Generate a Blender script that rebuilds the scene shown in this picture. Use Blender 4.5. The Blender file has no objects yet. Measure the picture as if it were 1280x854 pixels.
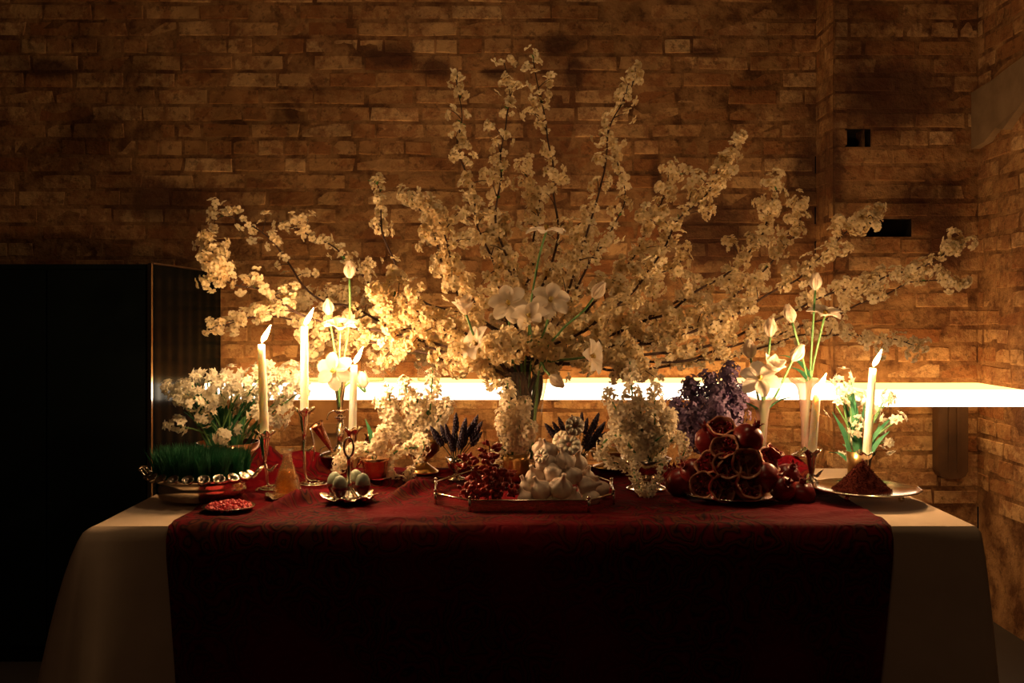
import bpy, math, random
from mathutils import Vector, Matrix, Quaternion, noise
random.seed(7)
PI = math.pi
scene = bpy.context.scene
C = scene.collection

# ------------------------------------------------------------------ camera
CAM = Vector((0.0, -2.06, 1.195))
FPX = 1244.0
cd = bpy.data.cameras.new('camera')
cam = bpy.data.objects.new('camera', cd)
C.objects.link(cam)
cam.location = CAM
cam.rotation_euler = (PI / 2, 0, 0)
cd.sensor_width = 36.0
cd.lens = FPX * 36.0 / 1280.0
cd.shift_y = -37.0 / 1280.0
cd.clip_start = 0.05
scene.camera = cam

# ------------------------------------------------------------------ world, room light, exposure
w = bpy.data.worlds.new('world')
scene.world = w
w.use_nodes = True
w.node_tree.nodes['Background'].inputs[0].default_value = (0.10, 0.14, 0.16, 1)
w.node_tree.nodes['Background'].inputs[1].default_value = 0.01
scene.view_settings.view_transform = 'Standard'
scene.view_settings.look = 'None'
scene.view_settings.exposure = 0.0
scene.view_settings.gamma = 1.0
FILL = 2.8          # watts of the dim fill light added unseen behind the viewer
OVER = 7.0         # watts of an unseen overhead light, inferred from the bright upper wall; lifts blossoms
FLAME = 1600.0       # candle flames
LEDGE_FRONT, LEDGE_TOP, LEDGE_BOTTOM = 4.6, 2.9, 1.8
WARM = (1.0, 0.54, 0.17)
ld = bpy.data.lights.new('fill_light', 'AREA')
ld.shape = 'DISK'; ld.size = 0.5; ld.energy = FILL; ld.color = (1.0, 0.57, 0.30)
lo = bpy.data.objects.new('fill_light', ld)
lo.location = (-0.1, -2.3, 3.08)
C.objects.link(lo)
ld = bpy.data.lights.new('overhead_light', 'AREA')
ld.shape = 'DISK'; ld.size = 0.35; ld.energy = OVER; ld.color = (1.0, 0.62, 0.30)
lo = bpy.data.objects.new('overhead_light', ld)
lo.location = (0.15, 0.40, 3.1)
C.objects.link(lo)


def at(px, py, D):
    """photo pixel + distance from the camera plane -> point in the room"""
    return Vector(((px - 640.0) * D / FPX, D + CAM.y, CAM.z - (py - 390.0) * D / FPX))


# ------------------------------------------------------------------ mesh builder
class MB:
    def __init__(s):
        s.v, s.f, s.m = [], [], []

    def add(s, vs, fs, mi=0, M=None):
        o = len(s.v)
        s.v += [tuple(M @ Vector(p)) if M else tuple(p) for p in vs]
        s.f += [tuple(i + o for i in f) for f in fs]
        s.m += [mi] * len(fs)
        return s

    def lathe(s, prof, seg=24, mi=0, M=None, mod=None, cap0=True, cap1=True):
        vs, fs = [], []
        n = len(prof)
        for r, z in prof:
            for k in range(seg):
                a = 2 * PI * k / seg
                rr, zz = (r, z) if mod is None else mod(r, z, a)
                vs.append((rr * math.cos(a), rr * math.sin(a), zz))
        for i in range(n - 1):
            for k in range(seg):
                k2 = (k + 1) % seg
                fs.append((i * seg + k, i * seg + k2, (i + 1) * seg + k2, (i + 1) * seg + k))
        if cap0 and prof[0][0] > 1e-5:
            fs.append(tuple(reversed(range(seg))))
        if cap1 and prof[-1][0] > 1e-5:
            fs.append(tuple((n - 1) * seg + k for k in range(seg)))
        return s.add(vs, fs, mi, M)

    def tube(s, pts, rad, seg=6, mi=0, closed=False):
        pts = [Vector(p) for p in pts]
        n = len(pts)
        if not hasattr(rad, '__len__'):
            rad = [rad] * n
        vs, fs = [], []
        t0 = (pts[1] - pts[0]).normalized()
        up = Vector((0, 0, 1)) if abs(t0.z) < 0.9 else Vector((1, 0, 0))
        u = t0.cross(up).normalized()
        for i in range(n):
            if closed:
                t = (pts[(i + 1) % n] - pts[i - 1]).normalized()
            else:
                t = (pts[min(i + 1, n - 1)] - pts[max(i - 1, 0)]).normalized()
            u = (u - t * u.dot(t))
            u = u.normalized() if u.length > 1e-6 else t.orthogonal().normalized()
            b = t.cross(u)
            for k in range(seg):
                a = 2 * PI * k / seg
                vs.append(pts[i] + (u * math.cos(a) + b * math.sin(a)) * rad[i])
        for i in range(n if closed else n - 1):
            i2 = (i + 1) % n
            for k in range(seg):
                k2 = (k + 1) % seg
                fs.append((i * seg + k, i * seg + k2, i2 * seg + k2, i2 * seg + k))
        if not closed:
            fs.append(tuple(reversed(range(seg))))
            fs.append(tuple((n - 1) * seg + k for k in range(seg)))
        return s.add(vs, fs, mi)

    def ball(s, c, r, seg=10, rings=6, mi=0):
        if not hasattr(r, '__len__'):
            r = (r, r, r)
        M = Matrix.Translation(c) @ Matrix.Diagonal((r[0], r[1], r[2], 1))
        pr = [(math.sin(PI * i / rings), -math.cos(PI * i / rings)) for i in range(rings + 1)]
        pr[0] = (0.02, -1); pr[-1] = (0.02, 1)
        return s.lathe(pr, seg, mi, M)

    def box(s, lo_, hi_, mi=0, M=None):
        x0, y0, z0 = lo_; x1, y1, z1 = hi_
        vs = [(x0, y0, z0), (x1, y0, z0), (x1, y1, z0), (x0, y1, z0), (x0, y0, z1), (x1, y0, z1), (x1, y1, z1), (x0, y1, z1)]
        fs = [(0, 3, 2, 1), (4, 5, 6, 7), (0, 1, 5, 4), (1, 2, 6, 5), (2, 3, 7, 6), (3, 0, 4, 7)]
        return s.add(vs, fs, mi, M)

    def grid(s, fn, nu, nv, mi=0, M=None):
        vs = [fn(i / nu, j / nv) for i in range(nu + 1) for j in range(nv + 1)]
        fs = [(i * (nv + 1) + j, (i + 1) * (nv + 1) + j, (i + 1) * (nv + 1) + j + 1, i * (nv + 1) + j + 1) for i in range(nu) for j in range(nv)]
        return s.add(vs, fs, mi, M)

    def petal(s, L, ws, t0, t1, cup=0.2, r0=0.001, ang=0.0, mi=0, nv=2, z0=0.0):
        """a petal: L long, half widths ws along it, elevation t0 -> t1 (radians), raised edges by cup"""
        nu = len(ws) - 1
        r, z, rows = r0, z0, []
        for i in range(nu + 1):
            e = t0 + (t1 - t0) * i / nu
            if i:
                r += L / nu * math.cos(e); z += L / nu * math.sin(e)
            nx, nz = -math.sin(e), math.cos(e)
            row = []
            for j in range(nv + 1):
                q = 2 * j / nv - 1
                c = cup * ws[i] * q * q
                row.append((r + nx * c, ws[i] * q, z + nz * c))
            rows.append(row)
        vs = [p for row in rows for p in row]
        fs = [(i * (nv + 1) + j, (i + 1) * (nv + 1) + j, (i + 1) * (nv + 1) + j + 1, i * (nv + 1) + j + 1) for i in range(nu) for j in range(nv)]
        return s.add(vs, fs, mi, Matrix.Rotation(ang, 4, 'Z'))

    def mesh(s, name, mats, smooth=True):
        me = bpy.data.meshes.new(name)
        me.from_pydata(s.v, [], s.f)
        for m in (mats if isinstance(mats, (list, tuple)) else [mats]):
            me.materials.append(m)
        if any(s.m):
            me.polygons.foreach_set('material_index', s.m)
        if smooth:
            me.polygons.foreach_set('use_smooth', [True] * len(s.f))
        me.update()
        return me

    def build(s, name, mats, parent=None, smooth=True, **kw):
        return put(name, s.mesh(name, mats, smooth), parent, **kw)


def put(name, me, parent=None, loc=None, rot=None, scale=None):
    o = bpy.data.objects.new(name, me)
    C.objects.link(o)
    if parent is not None:
        o.parent = parent
    if loc is not None:
        o.location = loc
    if rot is not None:
        if isinstance(rot, Quaternion):
            o.rotation_mode = 'QUATERNION'; o.rotation_quaternion = rot
        else:
            o.rotation_euler = rot
    if scale is not None:
        o.scale = scale if hasattr(scale, '__len__') else (scale,) * 3
    return o


def tag(o, label, cat, group=None, kind=None):
    if label: o['label'] = label
    if cat: o['category'] = cat
    if group: o['group'] = group
    if kind: o['kind'] = kind
    return o


def thing(name, label, cat, loc=(0, 0, 0), group=None, rot=None):
    o = bpy.data.objects.new(name, None)
    o.empty_display_size = 0.02
    C.objects.link(o)
    o.location = loc
    if rot: o.rotation_euler = rot
    return tag(o, label, cat, group)


def toward(d, spin=0.0):
    return Vector((0, 0, 1)).rotation_difference(Vector(d).normalized()) @ Quaternion((0, 0, 1), spin)


def spline(P, n):
    """Catmull-Rom through P, n samples"""
    P = [Vector(p) for p in P]
    P = [P[0] * 2 - P[1]] + P + [P[-1] * 2 - P[-2]]
    out, m = [], len(P) - 3
    for i in range(n):
        t = i / (n - 1) * m
        k = min(int(t), m - 1); t -= k
        a, b, c, d = P[k:k + 4]
        out.append(0.5 * ((2 * b) + (c - a) * t + (2 * a - 5 * b + 4 * c - d) * t * t + (3 * b - a - 3 * c + d) * t ** 3))
    return out


def rnd(a, b):
    return random.uniform(a, b)


# ------------------------------------------------------------------ materials
def newmat(name):
    m = bpy.data.materials.new(name)
    m.use_nodes = True
    nt = m.node_tree
    return m, nt, nt.nodes['Principled BSDF'], nt.nodes['Material Output']


def ramp(nt, stops):
    r = nt.nodes.new('ShaderNodeValToRGB')
    e = r.color_ramp.elements
    while len(e) < len(stops):
        e.new(0.5)
    for q, (p, c) in zip(e, stops):
        q.position = p; q.color = (*c, 1)
    return r


def noisy(nt, scale, detail=4, coord='Object', rough=0.6):
    tc = nt.nodes.new('ShaderNodeTexCoord')
    n = nt.nodes.new('ShaderNodeTexNoise')
    n.inputs['Scale'].default_value = scale
    n.inputs['Detail'].default_value = detail
    n.inputs['Roughness'].default_value = rough
    nt.links.new(tc.outputs[coord], n.inputs['Vector'])
    return n


def simple(name, a, b=None, scale=30, rough=0.6, metal=0.0, bump=0.0, spec=0.5, sub=0.0):
    m, nt, p, out = newmat(name)
    b = b or tuple(x * 0.8 for x in a)
    n = noisy(nt, scale)
    r = ramp(nt, [(0.35, b), (0.65, a)])
    nt.links.new(n.outputs[0], r.inputs[0])
    nt.links.new(r.outputs[0], p.inputs['Base Color'])
    p.inputs['Roughness'].default_value = rough
    p.inputs['Metallic'].default_value = metal
    p.inputs['Specular IOR Level'].default_value = spec
    if sub:
        p.inputs['Subsurface Weight'].default_value = sub
        p.inputs['Subsurface Radius'].default_value = (0.05, 0.035, 0.022) if sub == 1.0 else (0.008, 0.004, 0.003)
        p.inputs['Subsurface Scale'].default_value = 1.0
    if bump:
        bp = nt.nodes.new('ShaderNodeBump')
        bp.inputs['Strength'].default_value = bump
        bp.inputs['Distance'].default_value = 0.002
        nt.links.new(n.outputs[0], bp.inputs['Height'])
        nt.links.new(bp.outputs[0], p.inputs['Normal'])
    return m


def petal_mat(name, a, b, trans=0.35, scale=60):
    m, nt, p, out = newmat(name)
    n = noisy(nt, scale)
    r = ramp(nt, [(0.3, b), (0.6, a)])
    nt.links.new(n.outputs[0], r.inputs[0])
    nt.links.new(r.outputs[0], p.inputs['Base Color'])
    p.inputs['Roughness'].default_value = 0.6
    p.inputs['Specular IOR Level'].default_value = 0.25
    t = nt.nodes.new('ShaderNodeBsdfTranslucent')
    nt.links.new(r.outputs[0], t.inputs[0])
    mx = nt.nodes.new('ShaderNodeMixShader')
    mx.inputs[0].default_value = trans
    nt.links.new(p.outputs[0], mx.inputs[1]); nt.links.new(t.outputs[0], mx.inputs[2])
    nt.links.new(mx.outputs[0], out.inputs[0])
    return m


def glow(name, col, strength):
    m, nt, p, out = newmat(name)
    p.inputs['Base Color'].default_value = (0.8, 0.8, 0.8, 1)
    p.inputs['Emission Color'].default_value = (*col, 1)
    p.inputs['Emission Strength'].default_value = strength
    return m


def glass(name, col=(1, 1, 1), rough=0.02, ior=1.45):
    m, nt, p, out = newmat(name)
    p.inputs['Base Color'].default_value = (*col, 1)
    p.inputs['Roughness'].default_value = rough
    p.inputs['Transmission Weight'].default_value = 1.0
    p.inputs['IOR'].default_value = ior
    return m


def thin_glass(name, tint, edge, milky=0.0):
    m, nt, p, out = newmat(name)
    nt.nodes.remove(p)
    lw = nt.nodes.new('ShaderNodeLayerWeight'); lw.inputs[0].default_value = 0.35
    mc = nt.nodes.new('ShaderNodeMix'); mc.data_type = 'RGBA'
    mc.inputs[6].default_value = (*tint, 1); mc.inputs[7].default_value = (*edge, 1)
    nt.links.new(lw.outputs['Facing'], mc.inputs[0])
    tr = nt.nodes.new('ShaderNodeBsdfTransparent'); nt.links.new(mc.outputs[2], tr.inputs[0])
    gl = nt.nodes.new('ShaderNodeBsdfGlossy'); gl.inputs['Roughness'].default_value = 0.05
    fr = nt.nodes.new('ShaderNodeMath'); fr.operation = 'MULTIPLY_ADD'; fr.inputs[1].default_value = 0.5; fr.inputs[2].default_value = 0.04
    sq = nt.nodes.new('ShaderNodeMath'); sq.operation = 'POWER'; sq.inputs[1].default_value = 3.0
    nt.links.new(lw.outputs['Facing'], sq.inputs[0]); nt.links.new(sq.outputs[0], fr.inputs[0])
    mx = nt.nodes.new('ShaderNodeMixShader')
    nt.links.new(fr.outputs[0], mx.inputs[0]); nt.links.new(tr.outputs[0], mx.inputs[1]); nt.links.new(gl.outputs[0], mx.inputs[2])
    df = nt.nodes.new('ShaderNodeBsdfDiffuse'); df.inputs[0].default_value = (*[min(1, c * .9) for c in tint], 1)
    tl = nt.nodes.new('ShaderNodeBsdfTranslucent'); tl.inputs[0].default_value = df.inputs[0].default_value
    m2 = nt.nodes.new('ShaderNodeMixShader'); nt.links.new(df.outputs[0], m2.inputs[1]); nt.links.new(tl.outputs[0], m2.inputs[2])
    m3 = nt.nodes.new('ShaderNodeMixShader'); m3.inputs[0].default_value = milky
    nt.links.new(mx.outputs[0], m3.inputs[1]); nt.links.new(m2.outputs[0], m3.inputs[2])
    nt.links.new(m3.outputs[0], out.inputs[0])
    return m


def brick_material(name, seat=0.0):
    m, nt, p, out = newmat(name)
    L, N = nt.links, nt.nodes
    geo = N.new('ShaderNodeNewGeometry'); oi = N.new('ShaderNodeObjectInfo')
    def nz(scale, detail=5, rough=0.65, off=0.0):
        n = N.new('ShaderNodeTexNoise')
        n.inputs['Scale'].default_value = scale; n.inputs['Detail'].default_value = detail; n.inputs['Roughness'].default_value = rough
        a = N.new('ShaderNodeVectorMath'); a.operation = 'ADD'; a.inputs[1].default_value = (off, off * 2, off)
        L.new(geo.outputs['Position'], a.inputs[0]); L.new(a.outputs[0], n.inputs['Vector'])
        return n
    def math_(op, a, b, clamp=False):
        q = N.new('ShaderNodeMath'); q.operation = op; q.use_clamp = clamp
        for i, x in enumerate((a, b)):
            if isinstance(x, (int, float)): q.inputs[i].default_value = x
            else: L.new(x, q.inputs[i])
        return q.outputs[0]
    def mix(f, a, b):
        q = N.new('ShaderNodeMix'); q.data_type = 'RGBA'
        L.new(f, q.inputs[0])
        for i, x in ((6, a), (7, b)):
            if isinstance(x, tuple): q.inputs[i].default_value = (*x, 1)
            else: L.new(x, q.inputs[i])
        return q.outputs[2]
    rn = math_('FRACT', math_('ADD', math_('MULTIPLY', geo.outputs['Random Per Island'], 7.31), oi.outputs['Random']), 0.0)
    if seat:
        base = ramp(nt, [(0.38, (0.16, 0.07, 0.03)), (0.5, (0.36, 0.19, 0.085)), (0.62, (0.50, 0.28, 0.13))])
        L.new(nz(8).outputs[0], base.inputs[0]); col = base.outputs[0]
    else:
        tint = ramp(nt, [(0.0, (0.36, 0.155, 0.06)), (0.25, (0.52, 0.29, 0.13)), (0.5, (0.70, 0.44, 0.22)), (0.75, (0.46, 0.23, 0.095)), (1.0, (0.78, 0.52, 0.28))])
        L.new(rn, tint.inputs[0]); col = tint.outputs[0]
        red = ramp(nt, [(0.47, (0, 0, 0)), (0.56, (1, 1, 1))])
        L.new(nz(10, 8, 0.75).outputs[0], red.inputs[0])
        col = mix(math_('MULTIPLY', red.outputs[0], 0.65), col, (0.30, 0.105, 0.040))
    # soot and peeled patches
    big = ramp(nt, [(0.49, (0, 0, 0)), (0.62, (1, 1, 1))])
    L.new(nz(2.3, 9, 0.75, 3.1).outputs[0], big.inputs[0])
    col = mix(math_('MULTIPLY', big.outputs[0], 0.52), col, (0.15, 0.055, 0.03))
    speck = ramp(nt, [(0.56, (0, 0, 0)), (0.62, (1, 1, 1))])
    L.new(nz(26, 4, 0.7, 5.7).outputs[0], speck.inputs[0])
    col = mix(math_('MULTIPLY', speck.outputs[0], 0.5), col, (0.10, 0.045, 0.025))
    # stains and darker patches on the wall: (x, z, rx, rz)
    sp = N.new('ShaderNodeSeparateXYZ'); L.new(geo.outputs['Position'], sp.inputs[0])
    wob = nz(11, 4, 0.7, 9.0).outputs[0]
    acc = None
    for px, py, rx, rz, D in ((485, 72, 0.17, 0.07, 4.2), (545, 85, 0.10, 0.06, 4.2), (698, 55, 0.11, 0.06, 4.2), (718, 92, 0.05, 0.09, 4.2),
                              (820, 225, 0.03, 0.13, 4.2), (890, 290, 0.24, 0.20, 4.2), (1010, 220, 0.10, 0.25, 4.2), (1110, 120, .28, .22, 3.96), (1180, 300, .12, .2, 3.96), (620, 92, 0.08, 0.035, 4.2),  # the patch behind the right blossoms also paints in flower shadow
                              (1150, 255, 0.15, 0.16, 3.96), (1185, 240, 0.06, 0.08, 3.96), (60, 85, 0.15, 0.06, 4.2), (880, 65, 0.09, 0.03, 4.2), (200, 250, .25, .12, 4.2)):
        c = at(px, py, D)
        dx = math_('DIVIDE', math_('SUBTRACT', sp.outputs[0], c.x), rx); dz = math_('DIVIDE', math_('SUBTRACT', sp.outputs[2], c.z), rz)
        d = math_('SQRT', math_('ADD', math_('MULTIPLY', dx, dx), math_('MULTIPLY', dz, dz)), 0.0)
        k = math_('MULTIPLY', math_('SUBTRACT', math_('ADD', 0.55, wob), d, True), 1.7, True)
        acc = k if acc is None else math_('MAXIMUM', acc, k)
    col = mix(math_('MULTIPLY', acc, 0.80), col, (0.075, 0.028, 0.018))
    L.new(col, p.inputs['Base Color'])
    p.inputs['Roughness'].default_value = 0.8
    p.inputs['Specular IOR Level'].default_value = 0.25
    bp = N.new('ShaderNodeBump'); bp.inputs['Strength'].default_value = 0.9; bp.inputs['Distance'].default_value = 0.012
    L.new(math_('ADD', nz(38, 6, 0.65, 1.0).outputs[0], math_('MULTIPLY', nz(12, 3, 0.5, 2.0).outputs[0], 1.4)), bp.inputs['Height'])
    L.new(bp.outputs[0], p.inputs['Normal'])
    return m


def runner_material():
    """dark red cloth with a woven paisley figure in gold and black"""
    m, nt, p, out = newmat('paisley_cloth')
    L, N = nt.links, nt.nodes
    tc = N.new('ShaderNodeTexCoord')
    dist = N.new('ShaderNodeTexNoise'); dist.inputs['Scale'].default_value = 14
    L.new(tc.outputs['UV'], dist.inputs['Vector'])
    add = N.new('ShaderNodeMixRGB'); add.inputs[0].default_value = 0.10
    L.new(tc.outputs['UV'], add.inputs[1]); L.new(dist.outputs['Color'], add.inputs[2])
    v = N.new('ShaderNodeTexVoronoi'); v.inputs['Scale'].default_value = 14; v.feature = 'F1'
    L.new(add.outputs[0], v.inputs['Vector'])
    s = N.new('ShaderNodeMath'); s.operation = 'MULTIPLY'; s.inputs[1].default_value = 26
    L.new(v.outputs['Distance'], s.inputs[0])
    sn = N.new('ShaderNodeMath'); sn.operation = 'SINE'; L.new(s.outputs[0], sn.inputs[0])
    r = ramp(nt, [(0.0, (0.115, 0.002, 0.006)), (0.45, (0.07, 0.002, 0.006)), (0.70, (0.014, 0.005, 0.008)), (0.96, (0.085, 0.018, 0.007))])
    r.color_ramp.interpolation = 'LINEAR'
    mr = N.new('ShaderNodeMapRange'); mr.inputs[1].default_value = -1; L.new(sn.outputs[0], mr.inputs[0])
    L.new(mr.outputs[0], r.inputs[0])
    # plain stripes near the two selvedges and dark figure
    v2 = N.new('ShaderNodeTexVoronoi'); v2.inputs['Scale'].default_value = 5.0; v2.feature = 'SMOOTH_F1'
    L.new(add.outputs[0], v2.inputs['Vector'])
    r2 = ramp(nt, [(0.25, (0, 0, 0)), (0.5, (1, 1, 1))]); L.new(v2.outputs['Distance'], r2.inputs[0])
    mx = N.new('ShaderNodeMixRGB'); L.new(r2.outputs[0], mx.inputs[0]); L.new(r.outputs[0], mx.inputs[2]); mx.inputs[1].default_value = (0.13, 0.002, 0.007, 1)
    L.new(mx.outputs[0], p.inputs['Base Color'])
    p.inputs['Roughness'].default_value = 0.85
    p.inputs['Specular IOR Level'].default_value = 0.06
    bp = N.new('ShaderNodeBump'); bp.inputs['Strength'].default_value = 0.4; bp.inputs['Distance'].default_value = 0.002
    L.new(mr.outputs[0], bp.inputs['Height']); L.new(bp.outputs[0], p.inputs['Normal'])
    return m


M = {}
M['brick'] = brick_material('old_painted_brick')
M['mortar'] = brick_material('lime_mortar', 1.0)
M['plaster'] = simple('grey_brown_plaster', (0.30, 0.20, 0.12), (0.22, 0.14, 0.08), 12, 0.85, bump=0.5)
M['dark_void'] = simple('hole_black', (0.02, 0.012, 0.01), rough=0.95)  # near-black lining puts the wall holes' darkness into the colour
M['concrete'] = simple('dark_floor', (0.06, 0.05, 0.045), (0.04, 0.03, 0.03), 3, 0.6)
M['room_paint'] = simple('dark_room_paint', (0.06, 0.04, 0.03), (0.05, 0.035, 0.025), 3, 0.8)
M['black_panel'] = simple('polished_black', (0.004, 0.007, 0.008), (0.003, 0.006, 0.007), 4, 0.16, spec=0.12)
M['black_panel'].node_tree.nodes['Principled BSDF'].inputs['IOR'].default_value = 1.14
M['black_front'] = simple('matt_black', (0.003, 0.006, 0.007), (0.002, 0.005, 0.006), 4, 0.5, spec=0.2)
M['chrome'] = simple('bright_metal', (0.85, 0.83, 0.8), (0.75, 0.73, 0.7), 8, 0.15, 1.0)
M['silver'] = simple('old_silver', (0.86, 0.78, 0.66), (0.70, 0.60, 0.48), 40, 0.16, 1.0)
M['silver_rough'] = simple('chased_silver', (0.86, 0.78, 0.66), (0.60, 0.50, 0.38), 120, 0.22, 1.0, bump=0.6)
M['brass'] = simple('aged_brass', (0.72, 0.48, 0.20), (0.45, 0.28, 0.10), 30, 0.28, 1.0)
M['copper'] = simple('copper', (0.75, 0.40, 0.24), (0.55, 0.28, 0.16), 30, 0.25, 1.0)
M['mirror'] = simple('mirror_glass', (0.55, 0.48, 0.40), (0.45, 0.38, 0.30), 5, 0.06, 1.0)
M['linen'] = simple('cream_linen', (0.68, 0.53, 0.39), (0.61, 0.47, 0.34), 7, 0.85, bump=0.15, spec=0.15)
M['runner'] = runner_material()
M['wax'] = simple('ivory_wax', (0.90, 0.84, 0.72), (0.88, 0.81, 0.68), 10, 0.5, sub=1.0)
M['wick'] = simple('burnt_wick', (0.02, 0.015, 0.01), rough=0.9)
M['flame'] = glow('candle_flame', (1.0, 0.57, 0.25), FLAME)
M['led_front'] = glow('lit_ledge_front', (1.0, 0.80, 0.56), LEDGE_FRONT)
M['led_top'] = glow('lit_ledge_top', WARM, LEDGE_TOP)
M['led_bottom'] = glow('lit_ledge_underside', WARM, LEDGE_BOTTOM)
M['wood'] = simple('orange_wood', (0.42, 0.22, 0.08), (0.28, 0.13, 0.045), 9, 0.55, bump=0.2)
M['dark_wood'] = simple('dark_wood', (0.12, 0.06, 0.03), (0.07, 0.035, 0.02), 9, 0.5)
M['bark'] = simple('branch_bark', (0.075, 0.035, 0.022), (0.04, 0.018, 0.012), 60, 0.8)
M['blossom'] = petal_mat('blossom_petals', (0.92, 0.79, 0.54), (0.86, 0.71, 0.45), 0.48)
M['blossom_heart'] = simple('blossom_heart', (0.50, 0.42, 0.10), (0.35, 0.32, 0.06), 100, 0.7)
M['sprout'] = petal_mat('young_green_leaf', (0.10, 0.24, 0.06), (0.06, 0.15, 0.04), 0.25)
M['tulip'] = petal_mat('white_tulip_petals', (0.93, 0.84, 0.72), (0.90, 0.78, 0.63), 0.5, 25)
M['tulip_heart'] = simple('tulip_heart', (0.62, 0.42, 0.10), (0.4, 0.28, 0.05), 100, 0.6)
M['green_stem'] = simple('green_stem', (0.14, 0.30, 0.10), (0.09, 0.22, 0.07), 40, 0.5)
M['leaf'] = petal_mat('blue_green_leaf', (0.07, 0.27, 0.13), (0.04, 0.18, 0.09), 0.2, 20)
M['narcissus'] = petal_mat('paperwhite_petals', (0.93, 0.89, 0.76), (0.90, 0.84, 0.68), 0.45)
M['hyacinth'] = petal_mat('hyacinth_petals', (0.93, 0.84, 0.68), (0.88, 0.77, 0.58), 0.45)
M['lilac'] = petal_mat('lilac_petals', (0.24, 0.17, 0.28), (0.12, 0.06, 0.15), 0.25, 40)
M['lavender'] = simple('dried_lavender', (0.075, 0.06, 0.10), (0.04, 0.03, 0.06), 90, 0.85)
M['dry_stem'] = simple('dried_stem', (0.10, 0.09, 0.05), (0.06, 0.06, 0.03), 40, 0.8)
M['grass'] = petal_mat('wheatgrass_blades', (0.030, 0.17, 0.075), (0.016, 0.10, 0.05), 0.15, 30)
M['soil'] = simple('wheat_seed_bed', (0.16, 0.10, 0.05), (0.08, 0.05, 0.025), 150, 0.9, bump=0.8)
M['berry'] = simple('rose_hip_skin', (0.30, 0.030, 0.018), (0.20, 0.012, 0.010), 60, 0.28)
M['berry_twig'] = simple('red_brown_twig', (0.14, 0.03, 0.02), rough=0.7)
M['garlic'] = simple('garlic_skin', (0.78, 0.66, 0.53), (0.64, 0.48, 0.38), 55, 0.55, bump=0.25, sub=0.1)
M['clove'] = simple('cut_clove', (0.84, 0.76, 0.60), (0.76, 0.66, 0.48), 80, 0.4, sub=0.2)
M['pome'] = simple('pomegranate_skin', (0.24, 0.016, 0.016), (0.14, 0.007, 0.010), 22, 0.3)
M['pith'] = simple('pomegranate_pith', (0.55, 0.27, 0.14), (0.34, 0.09, 0.06), 60, 0.6)
M['aril'] = simple('pomegranate_seed', (0.28, 0.006, 0.020), (0.14, 0.003, 0.010), 120, 0.15)
M['egg'] = simple('pale_green_eggshell', (0.36, 0.43, 0.33), (0.32, 0.39, 0.29), 30, 0.5)
M['ruby'] = simple('ruby_enamel', (0.16, 0.022, 0.016), (0.10, 0.012, 0.010), 20, 0.2)
M['salt'] = simple('rose_pink_crystals', (0.80, 0.11, 0.13), (0.55, 0.04, 0.06), 90, 0.45)
M['sumac'] = simple('sumac_powder', (0.085, 0.013, 0.006), (0.04, 0.006, 0.004), 220, 1.0, bump=0.6, spec=0.05)
M['glass'] = glass('clear_glass', (1.0, 0.96, 0.88))
M['amber'] = thin_glass('amber_liquid', (1.0, 0.76, 0.40), (0.92, 0.55, 0.18), 0.2)
M['amber'].node_tree.nodes['Math'].inputs[2].default_value = 0.18
M['cut_glass'] = thin_glass('cut_glass', (1.0, 0.92, 0.78), (0.85, 0.66, 0.40), 0.06)
M['cut_glass'].node_tree.nodes['Math'].inputs[2].default_value = 0.16
M['rose_glass'] = thin_glass('rose_tinted_glass', (0.96, 0.78, 0.70), (0.55, 0.26, 0.20), 0.30)
M['thin_glass'] = thin_glass('thin_clear_glass', (0.98, 0.95, 0.88), (0.50, 0.36, 0.18), 0.07)

# ------------------------------------------------------------------ room shell
YB, YP = 4.20 + CAM.y, 3.96 + CAM.y      # brick wall, chimney breast
XC, XR, XL, YF, ZC = 1.283, 1.853, -3.0, -4.5, 3.2


def struct(name, mb, mats, smooth=False):
    o = mb.build(name, mats, smooth=smooth)
    o['kind'] = 'structure'
    return o


struct('floor', MB().box((XL, YF, -0.1), (XR + 0.4, YB + 0.3, 0)), M['concrete'])
struct('ceiling', MB().box((XL, YF, ZC), (XR + 0.4, YB + 0.3, ZC + 0.1)), M['room_paint'])
struct('wall_left', MB().box((XL - 0.1, YF, 0), (XL, YB + 0.3, ZC)), M['room_paint'])
struct('wall_front', MB().box((XL - 0.1, YF - 0.1, 0), (XR + 0.4, YF, ZC)), M['room_paint'])

# brick shapes shared by all walls: unit x, unit z, front at y = 0 going back to +0.05
BRICKS = []
for q in range(12):
    b = MB()
    j = lambda a: rnd(-a, a)
    e = 0.5
    fr = [(-e + j(.03), 0.0045 + j(.001), -e + j(.07)), (e + j(.03), 0.0045 + j(.001), -e + j(.06)), (e + j(.03), 0.0045, e + j(.06)), (-e + j(.03), 0.0045, e + j(.06))]
    ins = [(p[0] * (0.955 + j(.02)), j(.0012), p[2] * (0.86 + j(.07))) for p in fr]
    mid = [(0 + j(.1), j(.0015), ins[0][2] - .02 + j(.05)), (j(.1), j(.0015), ins[2][2] + .02 + j(.05))]
    bk = [(p[0], 0.05, p[2]) for p in fr]
    vs = bk + fr + ins + mid
    fs = [(0, 1, 5, 4), (1, 2, 6, 5), (2, 3, 7, 6), (3, 0, 4, 7),
          (4, 5, 9, 12, 8), (5, 6, 10, 9), (6, 7, 11, 13, 10), (7, 4, 8, 11), (8, 12, 13, 11), (12, 9, 10, 13)]
    b.add(vs, fs)
    BRICKS.append(b)
BRICK_ME = [b.mesh('brick', M['brick'], smooth=False) for b in BRICKS]
CH = 0.0716


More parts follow.
